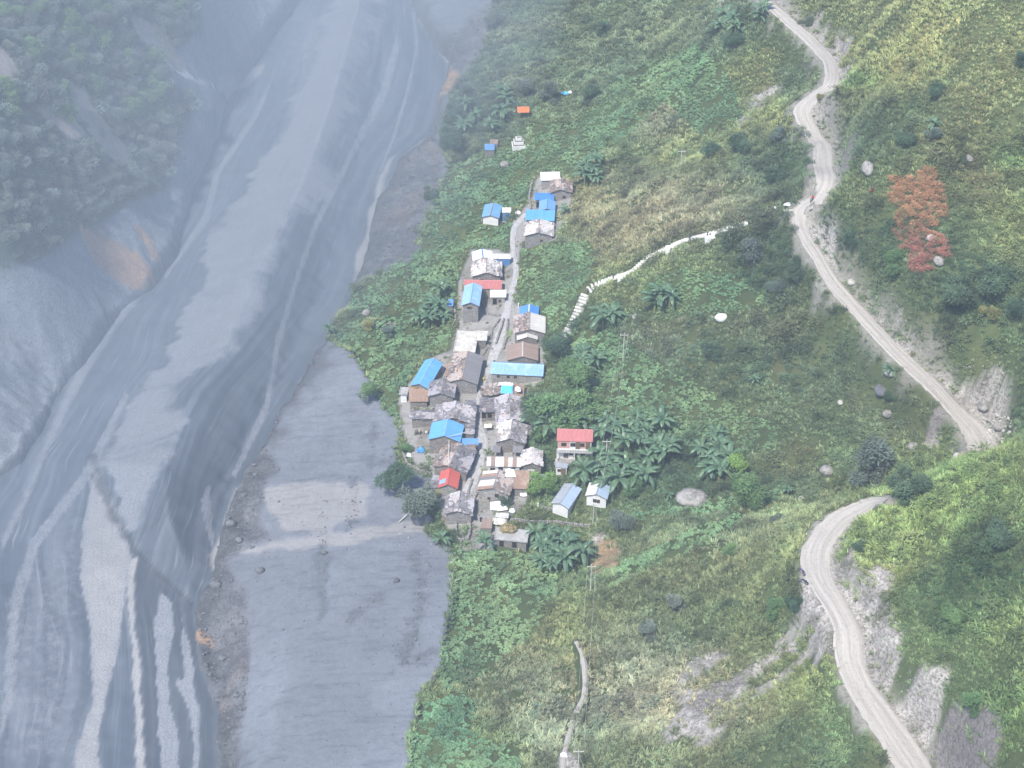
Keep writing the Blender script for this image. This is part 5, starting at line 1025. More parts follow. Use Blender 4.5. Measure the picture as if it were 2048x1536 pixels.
    h((866, 934), (930, 944), (889, 893), 'gable', SLR, M_STONE2, "slate and timber roof with a long white pole, above the red hut", He=2.7, rise=1.5, roof2=SLD)
    e, W, Ln, _ = h((876, 975.5), (916, 979), (881, 942), 'gable', 'red', M_STONE3, "red roofed hut with one blue sheet patched on its left slope", "hut", "hut", 2.4, rise=1.2, wins=())
    o = bpy.data.objects.new("roof_patch", sheet_mesh(Ln * .26, W * .36, SH['pale'])); C.objects.link(o); o.parent = e; o["label"] = "faded blue sheet on the red roof"
    o.matrix_local = plane_frame((0, Ln, 3.6), (0, -Ln, 0), (-W / 2, 0, -1.2)) @ Matrix.Translation((Ln * .58, -W * .15, .06))
    h((948, 982), (1015, 986), (970, 946), 'gable', ['stripe', 'rust', 'darkt', 'stripe'], M_STONE3, "weathered striped roof above a pale gable with square window", He=2.6, rise=1.2, roof2=SLR, wins=((.62, 1.1, .8, .9), (.35, .2, .5, .5)))
    h((1024, 979), (1055, 977), (1031, 948), 'mono', 'rust', M_STONE2, "tumbledown rusty roof half covered with white plastic", "shed", "shed", 2.2, rise=.9)
    h((890, 1028), (942, 1029), (896, 992), 'gable', SLG, M_STONE, "lowest slate house of the village, timber leaning at its gable", He=2.7, rise=1.2)
    h((984, 1082), (1052, 1084), (995, 1058), 'flat', M_CONC, M_STONE2, "flat grey roofed shed with a heap of hay on top", "shed", "shed", 1.9, doors=((.2, 1.6), (.62, 1.6)))
    h((962, 1057), (983, 1057), (964, 1040), 'mono', 'brown', M_STONE2, "low brown tin sheet roof below the white tarpaulins", "shed", "shed", 1.5, rise=.3, oh=.1)
    h((985, 905), (1000, 905), (987, 893), 'mono', 'darkt', M_STONE2, "dark open lean-to in front of the rippled slate house, left one", "lean_to", "lean-to", 1.9, rise=.3, oh=.1, no_wall=True)
    h((1025, 905), (1046, 906), (1026, 893), 'mono', 'darkt', M_STONE2, "dark open lean-to in front of the rippled slate house, right one", "lean_to", "lean-to", 1.9, rise=.3, oh=.1, no_wall=True)
    h((862, 975), (876, 977), (866, 952), 'mono', SLD, M_STONE2, "ruined slate lean-to left of the red roofed hut", "lean_to", "lean-to", 1.6, rise=.3, oh=.1)
    h((962, 790), (978, 790), (963, 775), 'mono', SLR, M_STONE2, "small slate roof squeezed between lane and rust streaked roof", "shed", "shed", 2.0, rise=.4, oh=.1)
    h((930, 868), (948, 868), (932, 850), 'mono', SLD, M_STONE, "slate lean-to between the brightest blue roof and the lane", "lean_to", "lean-to", 2.2, rise=.3, oh=.1)
    h((891, 752), (900, 752), (893, 728), 'mono', 'rust', M_STONE2, "rusty strip of roof beside the long angled blue roof", "shed", "shed", 2.0, rise=.3, oh=.1)
    h((925, 900), (950, 900), (927, 891), 'mono', SLR, M_STONE, "low slate strip roof below the blue lean-to by the lane", "lean_to", "lean-to", 2.0, rise=.3, oh=.1)
    h((1078, 965), (1092, 966), (1080, 950), 'mono', 'tin', M_STONE2, "little tin roof behind the bright green tree", "shed", "shed", 1.8, rise=.3, oh=.1)
    h((930, 818), (950, 819), (932, 803), 'mono', SLD, M_STONE2, "small dark slate roof between the tripod yard and the lane", "shed", "shed", 2.1, rise=.4, oh=.1)
    h((1048, 958), (1066, 958), (1050, 942), 'mono', SLG, M_STONE2, "small slate roof right of the striped tin roofed house", "shed", "shed", 2.0, rise=.4, oh=.1)
    h((1046, 868), (1062, 869), (1048, 852), 'mono', SLD, M_STONE2, "dark slate lean-to under the banana leaves beside the rippled roof", "lean_to", "lean-to", 2.0, rise=.4, oh=.1)
    h((990, 1035), (1016, 1036), (992, 1027), 'mono', 'stripe', M_STONE2, "pale tin strip roof just below the large white tarpaulin", "lean_to", "lean-to", 1.2, rise=.2, oh=.1)
    # red roofed house of two storeys
    e, W, Ln, (x0, x1, y0, y1) = h((1112.5, 882.5), (1184.5, 883.5), (1115, 861), 'cross', 'pink', M_WHITE, "two storey white house with rose red roof and a balcony", He=5.0, yr=.8, rise=1.0, oh=.25, drop=2.4)
    for i, c in enumerate(((.18, M_PINKW), (.45, None), (.78, M_PINKW))):
        if c[1]: box_obj("wall_panel", (x0 + (x1 - x0) * c[0] - 1.2, y0 - .03, 2.9), (x0 + (x1 - x0) * c[0] + 1.2, y0 - .005, 4.85), c[1], e)
    for f in (.18, .45, .72): window(e, x0 + (x1 - x0) * f, y0 - .035, 3.5, .95, .85)
    for f in (.6, .9): door(e, x0 + (x1 - x0) * f, y0 - .035, 2.75, .8, 1.8, M_WOOD)
    for f in (.25, .55): door(e, x0 + (x1 - x0) * f, y0, .1, .85, 1.8, M_WOOD)
    for f in (.4, .75): window(e, x0 + (x1 - x0) * f, y0, 1.0, .8, .6)
    box_obj("balcony_floor", (x0 - .2, y0 - 1.1, 2.45), (x1 + .3, y0 - .04, 2.62), M_CONC, e)
    rl = None; V, F = [], []; box(V, F, x0 - .2, y0 - 1.1, 3.45, x1 + .3, y0 - 1.02, 3.53); rl = mesh_obj("railing", V, F, M_WPAINT, e)
    nb = 22
    for i in range(nb + 1): xx = x0 - .16 + (x1 - x0 + .4) * i / nb; box_obj("baluster", (xx - .035, y0 - 1.09, 2.62), (xx + .035, y0 - 1.03, 3.45), M_WPAINT, rl)
    for xx in (x0 - .1, (x0 + x1) / 2, x1 + .2): box_obj("post", (xx - .08, y0 - 1.0, -2.2), (xx + .08, y0 - .86, 2.45), M_WPAINT, e)
    box_obj("plinth", (x0 - .5, y0 - 1.5, -2.4), (x1 + .5, y0 - .05, -.05), M_STONE3, e)
    h((1110, 935), (1134, 936), (1112, 927), 'mono', 'tin', M_WHITE, "little white porch hut with a brown door below the red roofed house", "hut", "hut", 2.1, rise=.2, oh=.15, doors=((.7, 1.7, 0, M_WOOD),), wins=((.3, .9, .6, .6),))
    h((1101.5, 1006.8), (1137, 1018.5), (1129, 967), 'gable', 'tin', M_WHITE, "long silver roofed shed set at an angle beside the white house", "shed", "shed", 2.4, rise=.8, roof2='bluetin', doors=())
    e, W, Ln, (x0, x1, y0, y1) = h((1168, 991), (1213, 996), (1180, 965), 'gable', 'stripe', M_WHITE, "small white house with double window and half silver roof", He=2.5, rise=1.0, roof2='bluetin', wins=((.42, .9, .6, .8), (.6, .9, .6, .8)), cap=SH['bluetin'])
    # huts in the upper fields
    h((1034, 226), (1058, 225), (1035, 216), 'mono', 'orange', M_STONE2, "open hut with orange tarpaulin roof in the upper field", "hut", "hut", 2.0, rise=.3, no_wall=True)
    h((966, 300), (986, 297), (972, 291), 'mono', 'blue', M_STONE2, "little hut with blue sheet roof near the river bank", "hut", "hut", 1.8, rise=.5, oh=.1)
    h((979, 288), (995, 288), (981, 280), 'mono', 'brown', M_STONE2, "low brown roof touching the little blue hut", "hut", "hut", 1.4, rise=.3, oh=.1)

# ------------------------------------------------------------------ small things
def lump(V, F, c, r, rr, n_=9, m_=6, flat=1.0, rough=.18):
    k = len(V); off = [[1 + rr.uniform(-rough, rough) for _ in range(n_)] for _ in range(m_ + 1)]
    for j in range(m_ + 1):
        ph = math.pi * j / m_
        for i in range(n_):
            th = 2 * math.pi * i / n_; q = off[j][i]; V.append((c[0] + r[0] * q * math.sin(ph) * math.cos(th), c[1] + r[1] * q * math.sin(ph) * math.sin(th), c[2] + r[2] * q * math.cos(ph)))
    for j in range(m_):
        for i in range(n_): F.append((k + j * n_ + i, k + (j + 1) * n_ + i, k + (j + 1) * n_ + (i + 1) % n_, k + j * n_ + (i + 1) % n_))
def rock(px, py, wpx, asp, mat, label, name="boulder", hgt=.75, cat="boulder", rough=.17, group=None, sink=.3):
    p = at(px, py); s = wpx * proj(p.x, p.y, p.z)[2] / FP / 2; V, F = [], []; rr = random.Random(int(px * 7 + py))
    lump(V, F, (0, 0, s * hgt * (1 - sink) * .6), (s, s * asp, s * hgt), rr, 16, 10, rough=rough * (.6 if s > 2.5 else .8)); o = mesh_obj(name, V, F, mat, smooth=True, loc=p); o.rotation_euler = (0, 0, rr.uniform(-.3, .3)); setattrs(o, label, cat, group); NOPLANT.append((p.x, p.y, s * .9)); return o
def tarp(px, py, w_, d_, mat, label, z=.6, name="tarpaulin", cat="tarpaulin", rz=0, sag=.25, hang=.5, tilt=0):
    p = at(px, py); V, F = [], []; n_ = 9; rr = random.Random(int(px + py * 3))
    for j in range(n_):
        for i in range(n_):
            u, v = i / (n_ - 1) * 2 - 1, j / (n_ - 1) * 2 - 1; e_ = max(abs(u), abs(v))
            V.append((u * w_ / 2 * (1 + .06 * rr.uniform(-1, 1)), v * d_ / 2 * (1 + .06 * rr.uniform(-1, 1)), z + sag * math.sin(u * 3 + v * 2) * .5 + rr.uniform(-.04, .04) - hang * max(0, e_ - .8) * 5 * .6 + tilt * v))
    for j in range(n_ - 1):
        for i in range(n_ - 1): k = j * n_ + i; F.append((k, k + 1, k + n_ + 1, k + n_))
    k = len(V); V += [(x, y, z_ - .03) for x, y, z_ in V]; F += [tuple(a + k for a in f[::-1]) for f in F[:]]
    o = mesh_obj(name, V, F, mat, loc=p); o.rotation_euler = (0, 0, rz); setattrs(o, label, cat); return o
def wall_line(pts, mat, label, hgt=.9, th=.45, name="stone_wall", cat="wall"):
    """a low dry-stone wall of separate stones along photo points"""
    W = hit(*zip(*pts)); o0 = Vector(W[0]); e = empty(name, o0, 0, label, cat); rr = random.Random(int(pts[0][0])); V, F = [], []
    for i in range(len(W) - 1):
        a, b_ = Vector(W[i]), Vector(W[i + 1]); d = b_ - a; n_ = max(1, int(d.length / .42))
        for k in range(n_):
            q = a + d * (k + .5) / n_ - o0; g = float(Hz(q.x + o0.x, q.y + o0.y)) - o0.z
            for r in range(3): h_ = hgt / 3; lump(V, F, (q.x + rr.uniform(-.08, .08), q.y + rr.uniform(-.08, .08), g + h_ * (r + .4)), (.27 * rr.uniform(.8, 1.2), th / 2 * rr.uniform(.9, 1.2), h_ * .62), rr, 6, 4, rough=.12)
    s = mesh_obj("stones", V, F, mat, e); s["kind"] = "stuff"; return e
def stick(name, a, b_, r, mat, label=None, cat=None, parent=None, base=None):
    a, b_ = Vector(a), Vector(b_); base = a if base is None else Vector(base); V, F = [], []; tube(V, F, a - base, b_ - base, r, r * .8, 7); o = mesh_obj(name, V, F, mat, parent); 
    if parent is None: o.location = base
    return setattrs(o, label, cat)

# people: one skinned body each, with hair and clothes of their own
M_SKIN = plain("skin", (.30, .17, .11), .6, .1); M_HAIR = plain("hair", (.015, .013, .012), .7)
def cloth_mat(nm, c): return plain("cloth_" + nm, c, .9, .15, 4)
def body_mesh(pose, lower):
    """standing, walking or riding figure 1.68 m tall: vertices with radii, skinned"""
    sw = .18 if pose == 'walk' else .03
    J = dict(pel=(0, 0, .92, .145), wai=(0, 0, 1.08, .125), che=(0, .01, 1.30, .155), nek=(0, .01, 1.45, .06), hed=(0, .02, 1.56, .095), top=(0, .01, 1.64, .085),
      sl=(-.19, .01, 1.38, .065), el=(-.25, sw, 1.12, .045), hl=(-.25, sw + .12, .88, .035), sr=(.19, .01, 1.38, .065), er=(.25, -sw, 1.12, .045), hr=(.25, -sw + .12, .88, .035),
      tl=(-.10, .0, .86, .10), kl=(-.11, -sw, .48, .065), al=(-.11, -sw - .12 * (sw > .1), .09, .045), fl=(-.11, -sw + .10, .045, .04), tr=(.10, 0, .86, .10), kr=(.11, sw, .48, .065), ar=(.11, sw + .03, .09, .045), fr=(.11, sw + .15, .045, .04))
    if pose == 'ride':
        for k, v in dict(kl=(-.2, .38, .80, .07), al=(-.2, .25, .38, .05), fl=(-.2, .37, .33, .04), kr=(.2, .38, .80, .07), ar=(.2, .25, .38, .05), fr=(.2, .37, .33, .04), el=(-.28, .25, 1.15, .045), hl=(-.28, .48, 1.08, .035), er=(.28, .25, 1.15, .045), hr=(.28, .48, 1.08, .035)).items(): J[k] = v
    ks = list(J); idx = {k: i for i, k in enumerate(ks)}
    E = [('pel', 'wai'), ('wai', 'che'), ('che', 'nek'), ('nek', 'hed'), ('hed', 'top'), ('che', 'sl'), ('sl', 'el'), ('el', 'hl'), ('che', 'sr'), ('sr', 'er'), ('er', 'hr'), ('pel', 'tl'), ('tl', 'kl'), ('kl', 'al'), ('al', 'fl'), ('pel', 'tr'), ('tr', 'kr'), ('kr', 'ar'), ('ar', 'fr')]
    me = bpy.data.meshes.new("body"); me.from_pydata([J[k][:3] for k in ks], [(idx[a], idx[b_]) for a, b_ in E], []); o = bpy.data.objects.new("body", me); C.objects.link(o)
    md = o.modifiers.new("skin", 'SKIN'); sv = me.skin_vertices[0].data
    for i, k in enumerate(ks): sv[i].radius = (J[k][3],) * 2
    sv[0].use_root = True; o.modifiers.new("sub", 'SUBSURF').levels = 1; o.modifiers["sub"].render_levels = 1
    dg = bpy.context.evaluated_depsgraph_get(); m2 = bpy.data.meshes.new_from_object(o.evaluated_get(dg)); bpy.data.objects.remove(o); return m2
_bodies = {}
def person(loc, rz, pose, shirt, trousers, label, z=0.0, group=None):
    if pose not in _bodies: _bodies[pose] = body_mesh(pose, None)
    src = _bodies[pose]; me = src.copy(); me.materials.clear(); [me.materials.append(x) for x in (M_SKIN, shirt, trousers)]
    for p in me.polygons:
        c = p.center; zc = c.z; p.material_index = 0 if zc > 1.47 or (abs(c.x) > .21 and zc < .98 and zc > .8) else (1 if zc > .95 and not (pose == 'ride' and zc < 1.0) else 2); p.use_smooth = True
    e = empty("person", (loc[0], loc[1], loc[2] + z), rz, label, "person", group); b_ = bpy.data.objects.new("body", me); C.objects.link(b_); b_.parent = e
    V, F = [], []; lump(V, F, (0, -.005, 1.60), (.105, .115, .10), random.Random(1), 9, 6, rough=.03); mesh_obj("hair", V, F, M_HAIR, e, True); return e
def motorcycle(loc, rz, label, col_):
    e = empty("motorcycle", loc, rz, label, "motorcycle")
    for y in (-.65, .65):
        V, F = [], []; n_ = 18
        for i in range(n_):
            a = 2 * math.pi * i / n_
            for (r, x) in ((.31, -.05), (.31, .05), (.24, .05), (.24, -.05)): V.append((x, y + r * math.cos(a), .31 + r * math.sin(a)))
        for i in range(n_):
            for j in range(4): a0, a1 = i * 4, ((i + 1) % n_) * 4; F.append((a0 + j, a0 + (j + 1) % 4, a1 + (j + 1) % 4, a1 + j))
        wh = mesh_obj("wheel", V, F, M_CLOTH, e); V, F = [], []; tube(V, F, (-.06, y, .31), (.06, y, .31), .05, .05, 8)
        for k in range(6): a = k * math.pi / 3; tube(V, F, (0, y, .31), (0, y + .25 * math.cos(a), .31 + .25 * math.sin(a)), .012, .012, 4)
        mesh_obj("hub", V, F, M_METAL, wh)
    V, F = [], []; lump(V, F, (0, .12, .80), (.14, .28, .13), random.Random(2), 9, 6, rough=.03); mesh_obj("tank", V, F, col_, e, True)
    box_obj("seat", (-.13, -.65, .74), (.13, -.08, .84), M_CLOTH, e); box_obj("engine", (-.13, -.18, .30), (.13, .22, .62), M_METAL, e)
    V, F = [], []; tube(V, F, (-.34, .42, 1.05), (.34, .42, 1.05), .02, .02); tube(V, F, (0, .40, 1.05), (0, .68, .31), .035, .03); mesh_obj("handlebar", V, F, M_METAL, e)
    V, F = [], []; tube(V, F, (.12, -.1, .3), (.12, -.8, .38), .04, .05); mesh_obj("exhaust", V, F, M_METAL, e); box_obj("mudguard", (-.08, -.98, .62), (.08, -.62, .70), col_, e)
    return e

def pole(top, base, label, name="power_pole", cat="power pole", arm=1.8, yaw=0.0):
    """a pole whose foot is at the photo point base and that reaches the photo point top"""
    b_ = at(*base); r = ray(np.array([top[0]]), np.array([top[1]]))[0]
    k = b_.y / r[1] if r[1] else 1; ht = max(5.5, min(11, CAM_H + r[2] * (b_.y / r[1]) - b_.z))
    e = empty(name, b_, yaw, label, cat); V, F = [], []; tube(V, F, (0, 0, -.5), (0, 0, ht), .13, .08, 8); mesh_obj("shaft", V, F, M_POLE, e)
    box_obj("crossarm", (-arm / 2, -.06, ht - .5), (arm / 2, .06, ht - .38), M_POLE, e); tips = []
    for x in (-arm / 2 + .1, 0, arm / 2 - .1):
        V, F = [], []; tube(V, F, (x, 0, ht - .38 if x else ht), (x, 0, (ht - .38 if x else ht) + .2), .05, .03, 6); mesh_obj("insulator", V, F, M_WPAINT, e)
        tips.append(b_ + Vector((x * math.cos(yaw), x * math.sin(yaw), (ht - .38 if x else ht) + .2)))
    V, F = [], []; tube(V, F, (0, 0, ht - 1.0), (1.6, -.6, -.3), .03, .03, 5); mesh_obj("stay", V, F, M_POLE, e); return tips
def cables(ta, tb, label, sag=1.6):
    for i, (a, b_) in enumerate(list(zip(ta, tb))[::2]):
        V, F = [], []; n_ = 18; pts = [a.lerp(b_, k / n_) - Vector((0, 0, sag * 4 * (k / n_) * (1 - k / n_))) for k in range(n_ + 1)]
        for k in range(n_): tube(V, F, pts[k] - a, pts[k + 1] - a, .014, .014, 4)
        o = mesh_obj("power_cable", V, F, M_WIRE, loc=a); setattrs(o, ("left", "right")[i] + " strand of the cable " + label, "cable", "cables strung between the power poles")

def steps():
    # the white stairs
    P = st; s = np.concatenate([[0], np.cumsum(np.linalg.norm(np.diff(P, axis=0), axis=1))]); e = empty("stairway", Vector(P[0]), 0, "long stairway of white concrete steps climbing the slope to the road", "stairway"); O = Vector(P[0])
    ks = np.array(list(np.arange(0, s[-1] * .38, .85)) + list(np.arange(s[-1] * .38, s[-1], .7))); Q = np.stack([np.interp(ks, s, P[:, k]) for k in range(3)], 1); D = np.gradient(Q[:, :2], axis=0); me = None; V, F = [], []; box(V, F, -1.0, -.24, -.9, 1.0, .24, .16); me = bpy.data.meshes.new("step"); me.from_pydata(V, [], F); me.materials.append(M_STEP); me.update()
    for i in range(len(Q)):
        f = ks[i] / s[-1]
        if .20 < f < .225: continue
        o = bpy.data.objects.new("step", me); C.objects.link(o); o.parent = e; o.location = Vector(Q[i]) - O + Vector((0, 0, .12)); o.rotation_euler = (0, 0, math.atan2(D[i, 1], D[i, 0]) - math.pi / 2); o.scale = (1.15 if f < .38 else .62, 1.0 if f < .38 else 1.55, 1)
    for (a, b_, w_) in ((1341, 499, 2.2), (1243, 556, 1.8), (1420, 474, 2.2)):
        p = at(a, b_); box_obj("landing", tuple(Vector((-w_ / 2, -.8, -1.2))), (w_ / 2, .8, .5), M_WPAINT, e).location = p - O
    kb = []
    for sd_ in (-1,):
        V, F = [], []
        for i in range(0, len(Q) - 6, 6):
            if ks[i] / s[-1] < .38: continue
            n_ = Vector((D[i, 1], -D[i, 0], 0)).normalized() * .95 * sd_; tube(V, F, Vector(Q[i]) - O + n_ + Vector((0, 0, .15)), Vector(Q[i + 6]) - O + n_ + Vector((0, 0, .15)), .14, .14, 5)
        mesh_obj("kerb", V, F, M_CONC, e)

def small_things():
    # boulders
    for a in [(1967, 816, 26, .9, M_ROCK, "round pale boulder beside the road's lower end"), (1915, 917, 22, 1, M_ROCKW, "pointed whitish boulder under the road's washed out end"), (1940, 908, 14, 1.2, M_ROCK, "small grey rock between pointed boulder and the wash"), (2000, 855, 26, .8, M_ROCK, "flat grey boulder right of the road's lower end"), (2020, 868, 12, 1, M_ROCKW, "white stone behind the spur, right of the wash"), (1443, 639, 26, .6, M_WPAINT, "flat white slab on the middle slope"), (1384, 1000, 70, .7, M_ROCK, "big low pale boulder in the gully", "boulder", .38), (1653, 945, 30, .8, M_ROCK, "rounded brownish boulder in the gully"), (1604, 998, 14, .8, M_ROCKW, "little white stone on the gully's edge"), (1780, 748, 26, .7, M_ROCKW, "pale rock outcrop just below the road"), (1762, 785, 30, 1, M_ROCKD, "dark rock face under the rusty leaved plants"), (1774, 830, 20, .9, M_ROCK, "grey rock on the slope below the dark rock face"), (1681, 806, 12, 1.2, M_ROCKW, "small pale stone in the grass left of the grey rock"), (1703, 566, 16, 1.2, M_ROCKW, "white block at the road's uphill edge"), (1736, 340, 26, 1.8, M_ROCK, "leaning grey slab above the road"), (1938, 318, 14, 1.6, M_ROCK, "narrow grey stone behind the shelf tree"), (1862, 478, 20, .8, M_ROCKW, "pale rock amid the red flowers"), (1878, 525, 22, 1.2, M_ROCK, "grey rock right of the red flowers"), (1270, 634, 12, 1.4, M_ROCK, "brownish rock on the slope below the stairs"), (1010, 332, 20, .7, M_ROCK, "grey boulder in the grass by the upper crops"), (733, 628, 18, .8, M_ROCK, "round grey boulder at the tip field"), (1826, 895, 22, .8, M_ROCK, "grey rock below the road's lower end"), (1575, 1170, 0, 1, M_ROCK, "")]:
            if a[2]: rock(*a)
    for a in [(390, 1205, 40, .45, M_ROCKD, "dark rounded block where the dark flow meets the bank"), (520, 1143, 20, .7, M_ROCKD, "dark boulder alone on the silt, left of the cracks"), (793, 1163, 14, .6, M_ROCKD, "small dark boulder on the silt in mid flat"), (648, 1107, 14, .7, M_ROCKD, "low dark boulder near the pale silt strip"), (565, 1260, 8, .8, M_ROCKD, "small dark stone on the lower silt"), (230, 898, 12, 1.3, M_ROCKD, "dark stone riding on the pale mud bar"), (432, 1172, 26, .7, M_ROCKD, "dark boulder behind the pale stream thread"), (462, 1050, 22, .8, M_ROCKD, "dark boulder on the rubble bank"), (478, 1082, 18, .8, M_ROCKD, "dark rock low on the rubble bank"), (835, 1318, 8, .8, M_ROCKD, "little dark stone near the crop edge"), (845, 1045, 46, .5, M_ROCKD, "dark mound with driftwood under the feathery tree")]: rock(*a, name="boulder")
    # loose stones as ground litter: scree, silt and rubble
    V, F = [], []; rr = random.Random(11)
    def litter(polys, n_, lo, hi, mat, name, label):
        V, F = [], []
        for q in polys:
            P = np.array(q); cnt = 0; area = (P[:, 0].max() - P[:, 0].min()) * (P[:, 1].max() - P[:, 1].min()); m_ = int(n_ * area / 1000)
            a = R.uniform(P[:, 0].min(), P[:, 0].max(), m_); b_ = R.uniform(P[:, 1].min(), P[:, 1].max(), m_); k = sdpoly(a, b_, q) < 2
            if not k.any(): continue
            W = hit(a[k], b_[k])
            for p in W: s = rr.uniform(lo, hi) * (1 if rr.random() < .93 else 1.9); lump(V, F, (p[0], p[1], p[2] + s * .2), (s, s * rr.uniform(.6, 1), s * .6), rr, 5, 3, rough=.3)
        o = mesh_obj(name, V, F, mat); setattrs(o, label, None, None, "stuff")
    litter(SCREE, 12, .08, .22, M_ROCK, "gravel", "pale loose stones on the scree patches")
    litter(RUBBLE, 6, .15, .5, M_ROCKD, "rubble", "dark rubble along the river bank")
    litter([[(500, 1100), (900, 1080), (890, 1250), (820, 1530), (480, 1530)], [(560, 760), (700, 700), (800, 900), (860, 1050), (520, 1080)]], 1.6, .06, .20, M_ROCKD, "pebbles", "dark stones and twigs strewn on the silt flat")
    litter([[(820, 1100), (880, 1100), (850, 1230), (800, 1330), (780, 1300), (840, 1200)], [(690, 950), (720, 950), (715, 1050), (690, 1100)], [(760, 900), (860, 960), (860, 1010), (770, 940)]] + STREAKS, 14, .08, .26, M_ROCKD, "debris", "dark debris lines across the silt flat")
    litter([[(300, 100), (520, 120), (700, 100), (400, 500), (300, 900), (200, 900)]], .12, .15, .4, M_ROCKD, "flood_debris", "sparse dark debris floating on the mud bar")
    litter([[(1955, 840), (2010, 830), (2048, 870), (1990, 895), (1965, 880)]], 18, .15, .45, M_ROCKW, "stones", "broken white stones beside the road's lower end")
    litter([[(700, 1000), (720, 1060), (870, 1050), (900, 1100), (860, 1120), (700, 1080)]], 5, .08, .25, M_ROCK, "gravel", "stony strip along the edge of the pale silt")
    litter([VILLAGE], 7, .08, .28, M_STONE3, "yard_rubble", "loose stones and rubbish lying about the village yards")
    litter([VILLAGE], 3, .10, .34, M_WOOD, "yard_litter", "dark timber scraps and litter in the village yards")
    litter([[(186, 925), (222, 990), (270, 1085), (262, 1105), (205, 1010)]], 22, .2, .6, M_ROCKD, "rubble", "dark broken edge of the mud bar")
    # tarpaulins and sheets and sheets
    tarp(998, 1016, 3.6, 2.6, M_WTARP, "large white tarpaulin spread on the lowest yard wall", .9); tarp(1024, 1023, 1.3, 1.0, M_WTARP, "small white sheet right of the large tarpaulin", .5)
    tarp(1000, 1048, 3.0, 2.0, M_FLAT, "dirty white sheet over the low shed wall", 1.1); tarp(1014, 806, 2.6, 2.2, M_CYAN, "light blue tarpaulin on the slate roof", 4.0, tilt=.2, hang=.2, sag=.1); tarp(1012, 796, 3.2, 1.1, M_WTARP, "white plastic strip above the light blue tarpaulin", 4.15, hang=.2); tarp(1036, 803, 1.2, 1.6, M_WTARP, "white plastic sheet at the slate roof's right edge", 3.7, hang=.2)
    tarp(842, 903, 1.7, 1.4, M_BLUETARP, "crumpled blue tarpaulin in the yard beside the silt", .7); tarp(818, 912, 1.1, .9, M_WTARP, "white sack shaped sheet left of the crumpled blue tarpaulin", .5); tarp(1021, 965, 2.2, 2.4, M_WTARP, "white plastic torn over the tumbledown roof's left side", 2.9, hang=.25); tarp(1047, 988, 1.5, 2.2, M_WTARP, "white sheet hanging at the rusty roof's foot", 1.4, tilt=.7)
    tarp(1130, 190, 2.2, 1.0, M_CYAN, "light blue tarpaulin at the top of the upper field", .8); tarp(1140, 188, 1.0, .8, M_WTARP, "white sheet beside the light blue tarpaulin", .8); tarp(1036, 427, 1.4, 1.0, M_WTARP, "white heap cover between the detached house and the lane", .5); tarp(1578, 412, 2.4, .7, M_WTARP, "white bags at the roadside bend", .6); tarp(1575, 423, 3.0, .35, M_POLE, "pale timber lying by the roadside bend", .4, "timber", "timber")
    tarp(976, 862, 1.6, 1.3, M_CREAM_, "cream board on the low wall beside the lane", 1.5, "board", "board", hang=.0, sag=0); tarp(1128, 1512, 1.3, .9, M_WTARP, "white sack on the trail at the picture's bottom", .5, "sack", "sack")
    # hay
    for (a, b_, w_, h_, z_, lb) in ((833, 792, 2.2, 1.0, 2.2, "dry haystack sitting on the rusty shed roof"), (1017, 1072, 3.0, .8, 2.3, "heap of hay on the flat grey roof")):
        p = at(a, b_); V, F = [], []; lump(V, F, (0, 0, 0), (w_ * .6, w_ * .45, h_), random.Random(4), 14, 8, rough=.14); o = mesh_obj("haystack", V, F, M_HAY, loc=(p.x, p.y, p.z + z_ - .1)); setattrs(o, lb, "haystack")
    # yard clutter: poles, logs, walls
    p = at(1000 - 68, 822); e = empty("tripod", p, 0, "tripod of bleached poles in the yard left of the lane", "tripod")
    for a in (0, 2.1, 4.2): V, F = [], []; tube(V, F, (math.cos(a) * 1.0, math.sin(a) * 1.0, 0), (0, 0, 2.9), .07, .05); mesh_obj("leg", V, F, M_POLE, e)
    a, b_ = at(898, 962), at(899, 912); stick("timber_pole", a + Vector((0, 0, 4.1)), b_ + Vector((0, 0, 4.5)), .11, M_POLE, "long whitish pole lying from the slate roof onto the red hut", "pole")
    a, b_ = at(900, 905), at(930, 895); stick("timber_pole", a + Vector((0, 0, 4.6)), b_ + Vector((0, 0, 4.3)), .08, M_POLE, "short grey pole slanting on the timber and slate roof", "pole")
    a, b_ = at(846, 1050), at(868, 1053); stick("log", a + Vector((0, 0, .25)), b_ + Vector((0, 0, .3)), .16, M_POLE, "pale driftwood log lying left of the big banana plant", "log")
    a, b_ = at(798, 1046), at(815, 1034); stick("log", a + Vector((0, 0, .25)), b_ + Vector((0, 0, .9)), .14, M_ROCKW, "pale log leaning on the dark mound", "log")
    a, b_ = at(951, 704 - 14), at(985, 690); stick("rail", a + Vector((0, 0, 1.2)), b_ + Vector((0, 0, 1.2)), .07, M_POLE, "pale horizontal rail beside the flat plastered roof", "rail")
    a, b_ = at(905, 1048), at(935, 1030); stick("plank", a + Vector((0, 0, .6)), b_ + Vector((0, 0, 1.8)), .09, M_POLE, "plank leaning on the lowest slate gable", "plank")
    a, b_ = at(1021, 905), at(1023, 889); stick("plank", a + Vector((0, 0, .4)), b_ + Vector((0, 0, .9)), .12, M_YEL, "yellow plank propped in front of the rippled slate house", "plank")
    e = empty("woodpile", at(843, 868), 0, "stack of sawn firewood in the open shed", "woodpile"); rr = random.Random(8)
    for i in range(26): V, F = [], []; x, z_ = rr.uniform(-1.6, 1.6), rr.uniform(.1, 1.0) * (1 if rr.random() < .8 else 1.2); tube(V, F, (x, -.35, z_), (x + rr.uniform(-.1, .1), .35, z_), .12, .12, 7); V0 = mesh_obj("log", V, F, M_ROCKW if i % 3 else M_WOOD, e)
